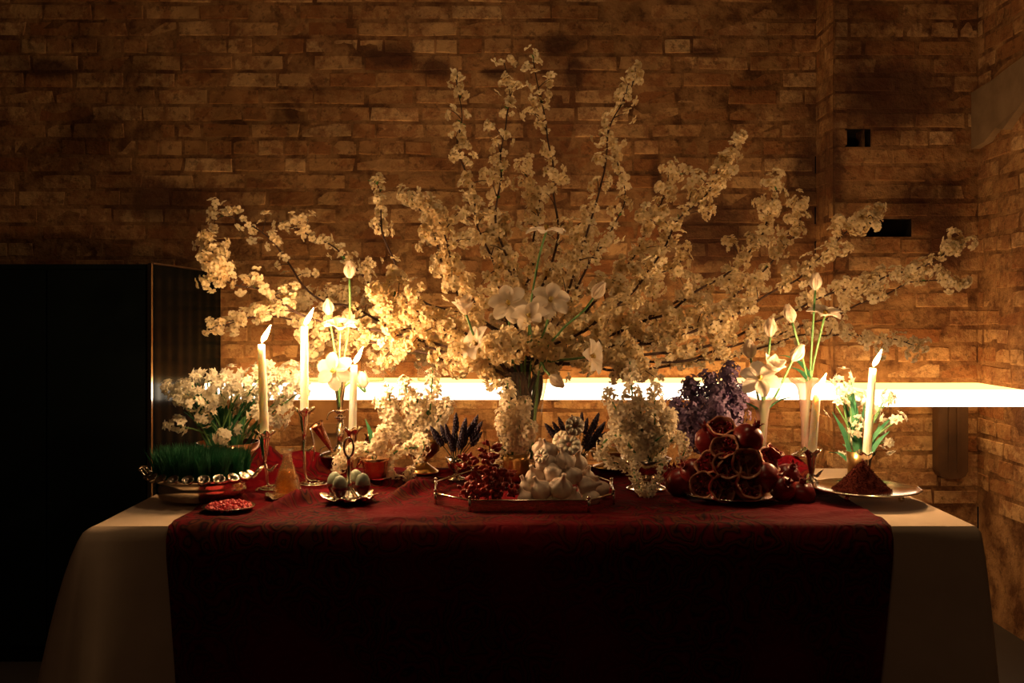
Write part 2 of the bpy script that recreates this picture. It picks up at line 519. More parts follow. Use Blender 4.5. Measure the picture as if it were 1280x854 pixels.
def brick_face(name, origin, u, width, z0, z1, hide=None, holes=(), limit=300, score=None, head_rows=(2, 8, 14, 20, 26, 32), seed=1, ends=(0.0, 0.0)):
    """a face of coursed brick: origin at z=0 left end seen from the room, u along the face"""
    rg = random.Random(seed)
    u = Vector(u).normalized()
    n = Vector((u.y, -u.x, 0))                       # out of the wall
    rotz = math.atan2(u.y, u.x)
    cells = []
    r = 0
    z = z0
    while z < z1 - 0.02:
        x = -rg.choice((0.0, 0.105, 0.16)) if r % 2 else -0.05
        while x < width - 0.01:
            L = (0.098 if (r in head_rows or rg.random() < 0.08) else 0.205) + rg.uniform(-0.012, 0.012)
            a, b_ = max(x, 0.0), min(x + L, width)
            if b_ - a > 0.004:
                cells.append((a, b_, z, z + CH))
            x += L + 0.0095
        z += CH; r += 1
    mort = MB()
    placed = []
    for a, b_, c, d in cells:
        ctr = Vector(origin) + u * ((a + b_) / 2) + Vector((0, 0, (c + d) / 2))
        D = ctr.y - CAM.y
        px, py = 640 + ctr.x * FPX / D, 390 + (CAM.z - ctr.z) * FPX / D
        isin = any(abs(px - hx) < hw and abs(py - hy) < hh for hx, hy, hw, hh in holes)
        P = lambda s_, t_, o_: Vector(origin) + u * s_ + Vector((0, 0, t_)) + n * o_
        a2, b2 = a - 0.0050, b_ + 0.0050
        if isin:
            q = [P(a2, c, -.006), P(b2, c, -.006), P(b2, d, -.006), P(a2, d, -.006)]
            k = [P(a2, c, -.10), P(b2, c, -.10), P(b2, d, -.10), P(a2, d, -.10)]
            mort.add(q + k, [(0, 1, 5, 4), (1, 2, 6, 5), (2, 3, 7, 6), (3, 0, 4, 7), (4, 5, 6, 7)], 1)
            continue
        mort.add([P(a2, c, -.0015 + rg.uniform(-.001, .0006)) for _ in (0,)] + [P(b2, c, -.0015), P(b2, d, -.0018), P(a2, d, -.0012)], [(0, 1, 2, 3)])
        if b_ - a < 0.035 or (hide and hide(px, py)):
            continue
        placed.append((score(px, py) if score else rg.random(), ctr, b_ - a, d - c - 0.010))
    # backing so that no light leaks behind
    q = [Vector(origin) - n * .12, Vector(origin) + u * width - n * .12]
    mort.add([q[0], q[1], q[1] + Vector((0, 0, ZC)), q[0] + Vector((0, 0, ZC))], [(0, 1, 2, 3)])
    for lo_, hi_ in ((0.0, z0), (z, ZC)):
        if hi_ > lo_:
            g = [Vector(origin) - n * .004, Vector(origin) + u * width - n * .004]
            mort.add([g[0] + Vector((0, 0, lo_)), g[1] + Vector((0, 0, lo_)), g[1] + Vector((0, 0, hi_)), g[0] + Vector((0, 0, hi_))], [(0, 1, 2, 3)])
    wall = struct(name, mort, [M['mortar'], M['dark_void']])
    placed.sort(key=lambda t: -t[0])
    rest = MB()
    for i, (s_, ctr, wd, ht) in enumerate(placed):
        off = rg.uniform(-.0022, .0022)
        if i < limit:
            put('brick', rg.choice(BRICK_ME), wall, ctr + n * off, (rg.uniform(-.010, .010), rg.uniform(-.022, .022), rotz), (wd, 1, ht * rg.uniform(.92, 1.02)))
        else:
            b = rg.choice(BRICKS)
            T = Matrix.Translation(ctr + n * off) @ Matrix.Rotation(rotz, 4, 'Z') @ Matrix.Diagonal((wd, 1, ht, 1))
            rest.add(b.v, b.f, 0, T)
    if rest.v:
        o = rest.build('remaining_bricks', M['brick'], wall, False)
        o['kind'] = 'stuff'
    return wall


def clear_score(px, py):
    if not (0 <= px <= 1280 and 0 <= py <= 620): return 0
    return 1.0 - (0.5 if 440 < px < 960 and py > 270 else 0) - (0.3 if px < 150 else 0) + 0.001 * random.random()


Z0 = 0.42
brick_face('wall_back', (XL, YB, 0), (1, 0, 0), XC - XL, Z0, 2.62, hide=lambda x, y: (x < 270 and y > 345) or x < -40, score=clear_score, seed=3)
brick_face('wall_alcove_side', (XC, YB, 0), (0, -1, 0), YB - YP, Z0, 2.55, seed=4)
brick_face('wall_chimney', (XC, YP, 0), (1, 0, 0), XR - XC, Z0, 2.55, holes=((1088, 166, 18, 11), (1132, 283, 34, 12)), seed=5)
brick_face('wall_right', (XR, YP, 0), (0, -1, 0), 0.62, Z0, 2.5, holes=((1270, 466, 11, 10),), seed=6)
struct('trim_1', MB().box((XR, YF, 0), (XR + 0.12, YP - 0.62, ZC)), M['room_paint'])      # plain stretch of the right wall, beside the viewer
# a proud slab of old plaster on the right wall
pl = MB()
z_a, z_b = at(1230, 186, 3.94).z, at(1230, 116, 3.94).z
outline = [(0.02, z_a), (0.12, z_a + .01), (0.2, z_a + .05), (0.27, z_a + .03), (0.40, z_a + .10), (0.5, z_a + .12), (0.5, z_b + .05), (0.3, z_b + .03), (0.18, z_b + .015), (0.02, z_b)]
fv = [(XR - 0.035 + 0.004 * (i % 3), YP - s_, z_) for i, (s_, z_) in enumerate(outline)]
bv = [(XR + 0.01, YP - s_, z_) for s_, z_ in outline]
n_ = len(outline)
pl.add(fv + bv, [tuple(range(n_)), tuple(reversed(range(n_, 2 * n_)))] + [(i, i + n_, (i + 1) % n_ + n_, (i + 1) % n_) for i in range(n_)])
struct('trim_2', pl, M['plaster'])

# ------------------------------------------------------------------ backlit ledge along the wall
def ledge(name, x0, x1, y0, y1, zt, zb, label, wrap=None):
    t = thing(name, label, 'ledge', ((x0 + x1) / 2, (y0 + y1) / 2, zb), 'backlit ledges')
    f = lambda *p: Vector(p) - t.location
    a = MB().box(f(x0, y0, zb), f(x1, y0 + .012, zt)); a.build('front_panel', M['led_front'], t, False)
    a = MB().box(f(x0, y0 + .012, zt - .012), f(x1, y1, zt)); a.build('top_panel', M['led_top'], t, False)
    a = MB().box(f(x0, y0 + .012, zb), f(x1, y1, zb + .012)); a.build('underside', M['led_bottom'], t, False)
    return t


ZT = 0.917
ledge('light_ledge', -1.195, XC - 0.002, 3.87 + CAM.y, YB - .004, ZT, 0.853, 'long glowing white ledge along brick wall behind the flowers')
ledge('light_ledge', XC, XR - 0.002, 3.59 + CAM.y, YP - .004, 0.913, 0.853, 'short glowing white ledge in brick corner behind right-hand candles')
# wooden strip lying on the ledge, post under it, conduit in the corner
o = MB().box((-.225, -.02, 0), (.225, .02, .034)).build('wood_strip', M['wood'], None, False, loc=(0.02, YB - .07, ZT + .0005))
tag(o, 'orange wooden strip lying on the glowing ledge behind tall vase', 'strip')
t = thing('wooden_post', 'wooden post with rails below glowing ledge behind the left candles', 'post', (at(412, 520, 4.05).x, YB - .10, 0))
MB().box((-.07, -.02, 0), (.07, .02, .845)).build('board', M['wood'], t, False)
MB().box((.05, -.045, 0), (.10, -.0205, .845)).build('rail', M['wood'], t, False)
MB().box((-.09, -.04, .70), (.05, -.0205, .74)).build('rail', M['wood'], t, False)
t = thing('wall_conduit', 'brown metal conduit box with ribs below ledge in brick corner', 'conduit', (at(1189, 550, 3.92).x, YP - .03, 0.46))
c_ = MB()
w_, h_ = 0.058, 0.311
pts = [(-w_, h_), (-w_, .03), (-w_ + .01, .01), (-w_ + .03, 0), (w_ - .03, 0), (w_ - .01, .01), (w_, .03), (w_, h_)]
fv = [(x, -.03, z) for x, z in pts]; bv = [(x, .028, z) for x, z in pts]; k = len(pts)
c_.add(fv + bv, [tuple(range(k)), tuple(reversed(range(k, 2 * k)))] + [(i, (i + 1) % k, (i + 1) % k + k, i + k) for i in range(k)])
c_.build('cover', M['dark_wood'], t, False, loc=(0, 0, 0.08))
for x in (-.02, .012):
    MB().box((x, -.037, .03), (x + .008, -.0301, h_)).build('rib', M['dark_wood'], t, False, loc=(0, 0, .08))


def lathe_thing(name, label, cat, loc, prof, m, part=None, seg=32, group=None, mod=None, cap=True):
    o = MB().lathe(prof, seg, mod=mod, cap1=cap).build(name, m, None, True, loc=loc)
    return tag(o, label, cat, group)


# glass tumblers on the ledge
for px, label in ((466, 'glass tumbler on glowing ledge, behind the third candle flame'), (536, 'glass tumbler on glowing ledge, left of the tall flower vase'), (398, 'glass tumbler on glowing ledge between first two candles')):
    g = at(px, 470, 4.0); g.z = ZT + .001
    lathe_thing('glass_tumbler', label, 'glass', g, [(.044, 0), (.046, .004), (.048, .088)], M['thin_glass'], group='glass tumblers on the ledge', cap=False)

# ------------------------------------------------------------------ black cabinet
cx0, cx1, cy0, cy1, cz = -2.6, -1.222, 3.38 + CAM.y, YB - 0.02, 1.358
t = thing('black_cabinet', 'tall glossy black cabinet with bright metal corner edge, beside table', 'cabinet', ((cx0 + cx1) / 2, (cy0 + cy1) / 2, 0))
f = lambda x, y, z: Vector((x, y, z)) - t.location
MB().box(f(cx0, cy0 + .02, 0), f(cx1 - .012, cy1, cz)).build('body', M['black_front'], t, False)
MB().grid(lambda a, b: f(cx1 - .002 + 0.0010 * (math.sin(a * 2 * PI * 7) + .5 * math.sin(a * 2 * PI * 3.3 + 1)) * (0 if a in (0, 1) else 1), cy0 + .012 + a * (cy1 - cy0 - .012), .01 + b * (cz - .012)), 90, 1).build('side_panel', M['black_panel'], t)
for i in range(4):
    x0 = cx0 + (cx1 - cx0 - .02) * i / 4
    MB().box(f(x0 + .004, cy0, .06), f(x0 + (cx1 - cx0 - .02) / 4 - .004, cy0 + .0198, cz - .02)).build('front_panel', M['black_front'], t, False)
MB().box(f(cx1 - .015, cy0 - .003, 0), f(cx1 - .002, cy0 + .0115, cz + .003)).build('edge_trim', M['chrome'], t, False)
MB().box(f(cx1 - .010, cy0 + .012, cz + .0005), f(cx1 + .001, cy1, cz + .006)).build('top_trim', M['dark_wood'], t, False)

# ------------------------------------------------------------------ table, cloth, runner
TX0, TX1, TY0, TY1, TZ = -0.866, 0.960, 0.002, 0.762, 0.748
t = thing('trestle_table', 'long table hidden under the cream cloth and red runner', 'table', ((TX0 + TX1) / 2, .38, 0))
f = lambda x, y, z: Vector((x, y, z)) - t.location
MB().box(f(TX0 + .006, TY0 + .006, .715), f(TX1 - .006, TY1 - .006, TZ - .003)).build('table_top', M['wood'], t, False)
for x in (TX0 + .12, TX1 - .12):
    for y in (TY0 + .1, TY1 - .1):
        MB().box(f(x - .02, y - .02, 0), f(x + .02, y + .02, .7145)).build('leg', M['dark_wood'], t, False)

RX0, RX1 = -.709, .782
CLOTH_Z = TZ + .003


def skirt_out(s, corner, k):
    """how far the hanging cloth stands out at drop fraction k (0 top, 1 hem)"""
    return 0


def cloth_mesh():
    mb = MB()
    # perimeter points with outward directions; corners fan out
    per = []
    def edge(a, b, n, d):
        for i in range(n):
            q = i / n
            per.append((Vector(a).lerp(Vector(b), q), Vector(d), q, n))
    c = [(TX0, TY0), (TX1, TY0), (TX1, TY1), (TX0, TY1)]
    dirs = [(0, -1), (1, 0), (0, 1), (-1, 0)]
    rows = [0, .004, .012, .03, .06, .10, .15, .21, .28, .36, .44, .52, .60, .68, .735]
    ring = []
    for e_ in range(4):
        a, b, d = Vector(c[e_]), Vector(c[(e_ + 1) % 4]), Vector(dirs[e_])
        L = (b - a).length
        n = 90 if e_ % 2 == 0 else 40
        dp, dn = Vector(dirs[e_ - 1]), Vector(dirs[(e_ + 1) % 4])
        for i in range(9):          # fan round the corner a
            q = i / 9
            ring.append((a, (dp * (1 - q) + d * q).normalized(), 1.0 - abs(q - .5) * 0.5, e_, q))
        for i in range(n):
            q = (i + .5) / n
            dist = min(q, 1 - q) * L
            ring.append((a.lerp(b, q), d, math.exp(-dist / .07), e_, q))
    flare = {0: .245, 1: .085, 2: .10, 3: .12}
    N = len(ring)
    vs = []
    for r_, drop in enumerate(rows):
        k = drop / rows[-1]
        for i, (p, d, cw, e_, q) in enumerate(ring):
            near = 0 if (p - Vector(c[0])).length < .30 else 1 if (p - Vector(c[1])).length < .30 else 2
            amp = (.158 if near == 0 else .045 if near == 1 else .12)
            out = amp * cw * (k ** .55) + .006 * min(1, drop / .012)
            s_ = i * 1.0
            fold = noise.noise((p.x * 5.5, p.y * 5.5, k * .5)) * .030 * k + noise.noise((p.x * 14, p.y * 14, k * 2.5 + 3)) * .007 * k
            out += max(fold + .018 * k, 0.0)
            z = CLOTH_Z - (drop if r_ else 0) + (.035 * cw * k if cw > .5 else 0)
            z = max(z, .012)
            vs.append((p.x + d.x * out, p.y + d.y * out, z))
    fs = [(r_ * N + i, (r_ + 1) * N + i, (r_ + 1) * N + (i + 1) % N, r_ * N + (i + 1) % N) for r_ in range(len(rows) - 1) for i in range(N)]
    mb.add(vs, fs)
    # top as one sheet
    nx, ny = 60, 24
    mb.grid(lambda a, b: (TX0 + a * (TX1 - TX0), TY0 + b * (TY1 - TY0), CLOTH_Z + .0012 * noise.noise((a * 20, b * 9, 0)) * (1 if 0 < a < 1 and 0 < b < 1 else 0)), nx, ny)
    return mb


tag(cloth_mesh().build('tablecloth', M['linen']), 'cream linen cloth hanging to the floor on the long table', 'tablecloth')

BUMPS = [  # x, y, height, sx, sy, rot
    (-.655, .585, .085, .055, .050, .3), (-.555, .645, .062, .10, .035, -.15), (-.70, .49, .040, .05, .04, .6), (-.60, .50, .035, .07, .022, .4),
    (-.66, .42, .022, .05, .016, .5),
    (-.488, .20, .036, .12, .014, 1.13), (-.62, .26, .018, .06, .012, .9), (-.40, .40, .018, .09, .014, .9), (-.24, .36, .032, .12, .016, 1.2), (-.28, .46, .022, .10, .02, .4),
    (-.62, .03, .010, .05, .02, .3), (.755, .60, .050, .045, .060, .2), (.68, .63, .035, .06, .035, 0), (.72, .47, .022, .016, .09, .3),
    (.70, .10, .007, .08, .012, .4), (.40, .05, .008, .12, .010, .1), (.15, .06, .007, .1, .012, -.1), (-.20, .04, .008, .12, .012, .1), (-.02, .66, .02, .2, .03, 0), (.30, .66, .02, .16, .03, 0)]


def runner_h(x, y):
    h = .0042
    for bx, by, bh, sx, sy, r_ in BUMPS:
        dx, dy = x - bx, y - by
        c_, s_ = math.cos(r_), math.sin(r_)
        u_, v_ = (dx * c_ + dy * s_) / sx, (-dx * s_ + dy * c_) / sy
        q = u_ * u_ + v_ * v_
        if q < 12: h += bh * math.exp(-q)
    wr = noise.noise((x * 16, y * 22, 1.7)) * .5 + noise.noise((x * 38, y * 40, 4.1)) * .22
    h += max(wr, 0) * .008
    return h


def surf(x, y):
    return CLOTH_Z + (runner_h(x, y) if RX0 < x < RX1 else 0.0)


def flat_surf(x, y, r):
    return max(surf(x + a * r, y + b * r) for a in (-1, -.5, 0, .5, 1) for b in (-1, -.5, 0, .5, 1) if a * a + b * b <= 1.3)


def runner_mesh():
    nx, nyt, nyf = 170, 78, 46
    Ytop = TY1 - .02
    vs, fs, uv = [], [], []
    rows = nyt + nyf
    for j in range(rows + 1):
        for i in range(nx + 1):
            a = i / nx
            x = RX0 + a * (RX1 - RX0)
            if j <= nyt:
                y = Ytop + (TY0 - Ytop) * j / nyt
                e_ = min(1, (y - TY0) / .02)
                z = CLOTH_Z + .0012 + runner_h(x, y) * (.35 + .65 * e_)
                xx = x + .006 * noise.noise((0, y * 12, a * 3))
                vs.append((xx, y - (.0085 if j == nyt else 0), z)); L = (Ytop - y)
            else:
                q = (j - nyt) / nyf
                drop = .006 + q * .70
                out = .0155 + .012 * min(1, drop / .05) + max(0, .030 + noise.noise((x * 5.5, 0.0, q * .5)) * .034 + noise.noise((x * 13, 5.0, q)) * .010) * min(1, q * 1.4)
                taper = 1 - .100 * q
                xm = (RX0 + RX1) / 2
                vs.append((xm + (x - xm) * taper + .012 * noise.noise((x * 3, q * 3, 9)) * q, TY0 - out - .006, max(CLOTH_Z - drop, .02))); L = (Ytop - TY0) + drop
            uv.append((x, L))
    W = nx + 1
    for j in range(rows):
        for i in range(nx):
            fs.append((j * W + i, (j + 1) * W + i, (j + 1) * W + i + 1, j * W + i + 1))
    mb = MB().add(vs, fs)
    o = mb.build('table_runner', M['runner'])
    lay = o.data.uv_layers.new(name='UVMap')
    idx = [0] * len(o.data.loops)
    o.data.loops.foreach_get('vertex_index', idx)
    lay.data.foreach_set('uv', [c_ for k in idx for c_ in uv[k]])
    return o


tag(runner_mesh(), 'dark red paisley runner rumpled over the cream cloth', 'table runner')

# ------------------------------------------------------------------ candles and candlesticks
def candle(top, bot, D, label):
    a, b = at(*bot, D), at(*top, D)
    t = thing('taper_candle', label, 'candle', a, 'lit taper candles')
    h = (b - a).length
    ax = toward(b - a)
    mb = MB().lathe([(.0085, 0), (.0108, .006), (.0104, h * .3), (.0098, h * .7), (.0090, h - .006), (.0078, h - .001), (.0050, h - .003), (.001, h - .004)], 18)
    mb.build('wax', M['wax'], t, rot=ax)
    tip = Vector(b - a)
    MB().tube([tip - Vector((0, 0, .006)), tip + Vector((.0005, 0, .005)), tip + Vector((.003, 0, .010))], .0009, 5).build('wick', M['wick'], t)
    wick = t.children[-1]
    fl = [(.0006, .004), (.0050, .010), (.0064, .016), (.0056, .024), (.0036, .033), (.0014, .041), (.0003, .046)]
    lean = .5
    MB().lathe(fl, 12, mod=None, M=Matrix.Translation(tip) @ Matrix.Shear('XY', 4, (lean, 0.0))).build('flame', M['flame'], wick)
    return a


def candlestick(base, cup, D_path, label, R=.024, coil=True):
    """lily-cup silver holder: base on the cloth, cup rim round the candle foot"""
    z = flat_surf(base.x, base.y, .04) + .001
    t = thing('silver_candlestick', label, 'candlestick', (base.x, base.y, z), 'silver candlesticks')
    org = Vector((base.x, base.y, z))
    c = cup - org
    def ruff(r, zz, a):
        k = max(0, (zz + .012) / .02)
        return r * (1 + .16 * k * math.cos(6 * a)), zz + .005 * k * math.cos(6 * a + 1)
    MB().lathe([(.004, -.075), (.007, -.05), (.0105, -.03), (.0125, -.015), (.016, -.004), (R, .004), (R * .98, .0055), (.0145, -.003), (.0112, -.014), (.001, -.016)], 36, mod=ruff, M=Matrix.Translation(c)).build('lily_cup', M['silver'], t)
    mids = [Vector(m) - org for m in D_path]
    P = spline([c - Vector((0, 0, .073))] + mids + [Vector((0, 0, .010))], 22)
    MB().tube(P, [.0042 - .0012 * i / 21 for i in range(22)], 8).build('stem', M['silver'], t)
    if coil:
        pts = []
        for i in range(64):
            a = i / 63 * 2 * PI * 2.6
            r = .014 + .026 * i / 63
            pts.append((r * math.cos(a), r * math.sin(a) , .0105 - .0075 * i / 63))
        MB().tube(pts, .0029, 6).build('coil_base', M['silver'], t)
    else:
        MB().lathe([(.040, 0), (.040, .003), (.030, .006), (.012, .012), (.005, .022), (.001, .022)], 24).build('foot', M['silver'], t)
    # curling leaf on the stem
    q = P[4]
    MB().tube(spline([q, q + Vector((.012, -.004, -.006)), q + Vector((.022, -.004, .004)), q + Vector((.030, -.002, .010))], 10), [.0012, .002, .003, .004, .0045, .004, .003, .002, .001, .0005], 6).build('leaf', M['silver'], t)


CAND = [((326.5, 430), (331, 549), 2.41, (341, 620), 'leftmost taper candle, burning behind the cut glass decanter'),
        ((380.5, 408), (380.5, 520), 2.494, (390, 611), 'tallest lit taper candle, second from the left'),
        ((442.5, 456), (440.5, 544), 2.58, (440, 605), 'lit taper candle behind the silver egg stand'),
        ((1021.5, 490), (1014.5, 572), 2.45, (1012, 606), 'lit taper candle beside the rose glass trumpet vase'),
        ((1091, 460), (1083, 575), 2.50, (1085, 612), 'lit taper candle standing behind the plate of sumac')]
STICK = ['silver lily candlestick left of the cut glass decanter', 'silver lily candlestick with coiled wire base right of decanter', 'silver lily candlestick behind the silver egg stand',
         'silver lily candlestick between pomegranates and sumac plate', 'silver lily candlestick behind the sumac plate']
for i, (tp, bt, D, bs, lb) in enumerate(CAND):
    foot = candle(tp, bt, D, lb)
    b = at(*bs, D)
    cup = foot + Vector((0, 0, .014))
    mids = [cup + Vector((-.001, 0, -.13)) if i < 2 else cup.lerp(Vector((b.x, b.y, .80)), .6)]
    if i == 1: mids = [at(380.5, 570, D), at(382, 596, D)]
    if i == 0: mids = [at(333.5, 590, D), at(335, 606, D)]
    if i == 4: mids = [at(1084, 603, D)]
    candlestick(b, cup, mids, STICK[i], coil=i in (0, 1))

# ------------------------------------------------------------------ flower meshes (shared)
def fl_blossom(seed):
    rg = random.Random(seed); mb = MB()
    for k in range(5):
        L = .0120 * rg.uniform(.85, 1.15)
        mb.petal(L, [.0010, .0038, .0054, .0030], rg.uniform(.2, .9), rg.uniform(-.5, .3), .45, .0012, 2 * PI * k / 5 + rg.uniform(-.15, .15), 0, 2)
    mb.lathe([(.0022, 0), (.0018, .002), (.0004, .0032)], 6, 1)
    return mb.mesh('blossom', [M['blossom'], M['blossom_heart']])


def fl_double(seed):
    """a puffy blossom: two whorls"""
    rg = random.Random(seed); mb = MB()
    for ring_, (n, t0, t1, L) in enumerate(((5, .35, -.35, .0125), (4, 1.05, .5, .0095))):
        for k in range(n):
            mb.petal(L * rg.uniform(.9, 1.1), [.0010, .0040, .0056, .003], t0 + rg.uniform(-.2, .2), t1 + rg.uniform(-.3, .3), .45, .001, 2 * PI * (k + .5 * ring_) / n, 0, 2)
    mb.lathe([(.0018, .001), (.0014, .004), (.0004, .005)], 5, 1)
    return mb.mesh('blossom', [M['blossom'], M['blossom_heart']])


def fl_narcissus(seed):
    rg = random.Random(seed); mb = MB()
    for k in range(6):
        mb.petal(.0145 * rg.uniform(.9, 1.08), [.0016, .0042, .0045, .0028, .0004], rg.uniform(.35, .6), rg.uniform(-.3, .05), .25, .0012, 2 * PI * k / 6 + rg.uniform(-.1, .1))
    mb.lathe([(.0015, .0005), (.0035, .003), (.0042, .006), (.0032, .006), (.001, .002)], 8)
    return mb.mesh('flower', [M['narcissus']])


def fl_hyacinth(seed):
    rg = random.Random(seed); mb = MB()
    mb.lathe([(.0018, -.004), (.0032, .002), (.0030, .006)], 6)
    for k in range(6):
        mb.petal(.0105 * rg.uniform(.9, 1.1), [.0018, .0026, .0026, .0004], rg.uniform(.9, 1.15), rg.uniform(-.9, -.4), .2, .0026, 2 * PI * k / 6 + rg.uniform(-.1, .1), 0, 2, .004)
    return mb.mesh('floret', [M['hyacinth']])


def leaf_mesh(L, W, m, name='leaf', curl=-.5, t0=.9):
    mb = MB().petal(L, [W * .35, W * .8, W, W * .85, W * .5, W * .06], t0, t0 + curl, .35, 0)
    return mb.mesh(name, [m])


BLOSSOM = [fl_blossom(i) for i in range(5)] + [fl_double(i) for i in range(5)]
NARC = [fl_narcissus(i) for i in range(5)]
HYA = [fl_hyacinth(i) for i in range(4)]
SPROUT = [leaf_mesh(.020, .0045, M['sprout']), leaf_mesh(.014, .0035, M['sprout'], curl=.3)]

# ------------------------------------------------------------------ tall vase with blossom branches
VX, VY = at(655, 470, 2.66).x, 2.66 + CAM.y
vz = flat_surf(VX, VY, .05) + .001
vt = at(655, 463, 2.66).z - vz
tag(MB().lathe([(.052, 0), (.054, .006), (.048, .03), (.046, vt * .35), (.052, vt * .7), (.064, vt * .92), (.075, vt)], 40, cap1=False).build('tall_glass_vase', M['thin_glass'], None, loc=(VX, VY, vz)),
    'tall flared glass vase holding the blossom branches and open tulips', 'vase')

BR = [  # label, [(px, py, D) ...] from the vase mouth to the tip, blossom count, where flowers begin, twig length
    ('longest blossom branch, reaching left over the black cabinet top', [(560, 430, 2.66), (420, 405, 2.72), (320, 365, 2.76), (275, 335, 2.78), (246, 308, 2.80)], 110, .35, .075),
    ('drooping blossom branch ending in a round cluster at cabinet edge', [(550, 440, 2.72), (430, 425, 2.80), (340, 395, 2.84), (266, 400, 2.86)], 90, .30, .07),
    ('sparse upper left branch whose tip carries a few blossoms', [(560, 420, 2.75), (470, 400, 2.85), (375, 355, 2.95), (345, 300, 3.0), (300, 275, 3.02), (262, 264, 3.04)], 22, .5, .05),
    ('thin twig branch left with small green leaves at its tip', [(570, 415, 2.8), (490, 390, 2.9), (445, 330, 3.0), (400, 300, 3.05), (352, 284, 3.08)], 26, .5, .05),
    ('low dense branch bending left behind the third candle', [(570, 455, 2.7), (500, 440, 2.78), (440, 420, 2.82), (385, 440, 2.85)], 110, .15, .08),
    ('dense blossom branch left behind the tallest candle', [(570, 440, 2.85), (480, 415, 3.0), (420, 380, 3.05), (372, 372, 3.1)], 110, .25, .08),
    ('curved bare twig with sparse buds above the left candles', [(600, 400, 2.7), (530, 370, 2.72), (492, 320, 2.74), (474, 270, 2.75), (470, 236, 2.76)], 12, .72, .03),
    ('short branch with two white blossom tufts left of centre', [(600, 400, 2.8), (550, 330, 2.9), (535, 275, 2.95), (515, 243, 3.0)], 30, .45, .05),
    ('thick blossom branch thrusting up left, brightest of all', [(612, 420, 2.62), (575, 350, 2.6), (560, 300, 2.58), (548, 275, 2.57)], 130, .12, .085),
    ('blossom branch left of centre ending in a bare twig', [(630, 400, 2.7), (610, 320, 2.74), (590, 250, 2.76), (578, 180, 2.78), (568, 100, 2.8)], 45, .35, .06),
    ('blossom branch left of centre ending in a flowering top', [(640, 400, 2.68), (632, 320, 2.7), (618, 250, 2.72), (632, 170, 2.74), (631, 75, 2.76)], 48, .35, .055),
    ('tallest upright blossom branch with dark thick tip', [(665, 400, 2.75), (690, 320, 2.8), (692, 230, 2.82), (682, 150, 2.84), (672, 85, 2.85)], 45, .3, .055),
    ('short branch crossing behind the uppermost open tulip', [(650, 400, 2.9), (665, 330, 2.95), (672, 250, 3.0), (655, 205, 3.0)], 60, .35, .06),
    ('upright branch right of centre with small spaced buds at tip', [(690, 400, 2.72), (725, 320, 2.78), (745, 240, 2.8), (768, 160, 2.82), (786, 102, 2.84)], 45, .3, .05),
    ('slim straight blossom branch beside the budded one', [(700, 400, 2.85), (745, 330, 2.95), (775, 260, 3.0), (776, 185, 3.02)], 38, .4, .05),
    ('long diagonal blossom branch rising right to a full tip', [(720, 420, 2.7), (790, 360, 2.75), (850, 280, 2.8), (885, 235, 2.82), (918, 198, 2.84)], 115, .25, .07),
    ('blossom branch right with sturdy forked top', [(710, 410, 2.85), (775, 340, 2.95), (815, 270, 3.0), (848, 218, 3.05)], 85, .3, .07),
    ('branch right whose tip holds one narrow blossom plume', [(740, 430, 2.8), (850, 380, 2.9), (930, 320, 2.95), (958, 275, 2.98), (968, 218, 3.0)], 90, .3, .06),
    ('low spreading branch right with small blossom tufts', [(750, 440, 2.9), (860, 410, 3.05), (940, 350, 3.1), (985, 300, 3.12), (1005, 255, 3.14)], 80, .3, .06),
    ('long branch right with feathery blossom before the dark wall hole', [(760, 445, 2.75), (880, 410, 2.85), (980, 360, 2.92), (1045, 300, 2.95), (1098, 262, 2.98)], 120, .35, .075),
    ('longest right branch, tip curling up toward the brick corner', [(770, 455, 2.8), (900, 425, 2.95), (1010, 385, 3.05), (1100, 350, 3.1), (1165, 330, 3.12), (1190, 300, 3.14)], 120, .4, .06),
    ('right branch ending in a lone cluster near the brick corner', [(760, 460, 2.9), (900, 440, 3.05), (1030, 400, 3.15), (1130, 355, 3.2), (1203, 354, 3.22)], 75, .42, .055),
    ('lowest right branch drooping toward the rightmost candle flame', [(760, 465, 2.95), (900, 450, 3.1), (1020, 420, 3.2), (1100, 420, 3.25), (1150, 432, 3.28)], 85, .35, .06),
    ('dense low branch right of the vase over glowing ledge', [(730, 445, 2.7), (800, 430, 2.8), (860, 410, 2.85), (905, 418, 2.9)], 125, .12, .085),
    ('dense blossom branch behind the closed right tulip bud', [(715, 420, 2.75), (770, 370, 2.85), (815, 345, 2.9), (860, 330, 2.95)], 125, .15, .085),
    ('dense blossom branch right, below the diagonal one', [(725, 435, 2.85), (800, 400, 3.0), (870, 360, 3.05), (920, 345, 3.1)], 115, .2, .085),
    ('short front blossom branch spilling over the vase rim', [(640, 440, 2.5), (632, 425, 2.46), (625, 440, 2.43)], 65, .05, .06),
    ('dense mid-left branch filling the gap beside the vase', [(600, 440, 2.6), (545, 405, 2.62), (500, 375, 2.64), (470, 372, 2.66)], 130, .12, .085),
    ('dense blossom branch low left hanging over glowing ledge', [(595, 450, 2.7), (540, 430, 2.8), (500, 428, 2.85), (480, 445, 2.87)], 120, .15, .08),
    ('central dense blossom branch behind the open tulips', [(655, 420, 2.85), (650, 360, 2.95), (625, 310, 3.0), (612, 285, 3.0)], 125, .12, .09),
    ('central dense branch right of the tulip stems', [(680, 420, 2.9), (710, 370, 3.0), (728, 320, 3.05), (735, 290, 3.05)], 125, .12, .09),
    ('low branch with blossoms hanging between vase and lilac', [(720, 455, 2.6), (770, 440, 2.62), (795, 450, 2.62), (800, 470, 2.62)], 85, .2, .06),
]
FLAMES = [at(tp[0] + 3, tp[1] - 14, D) for tp, bt, D, bs, lb in CAND]
rg = random.Random(11)
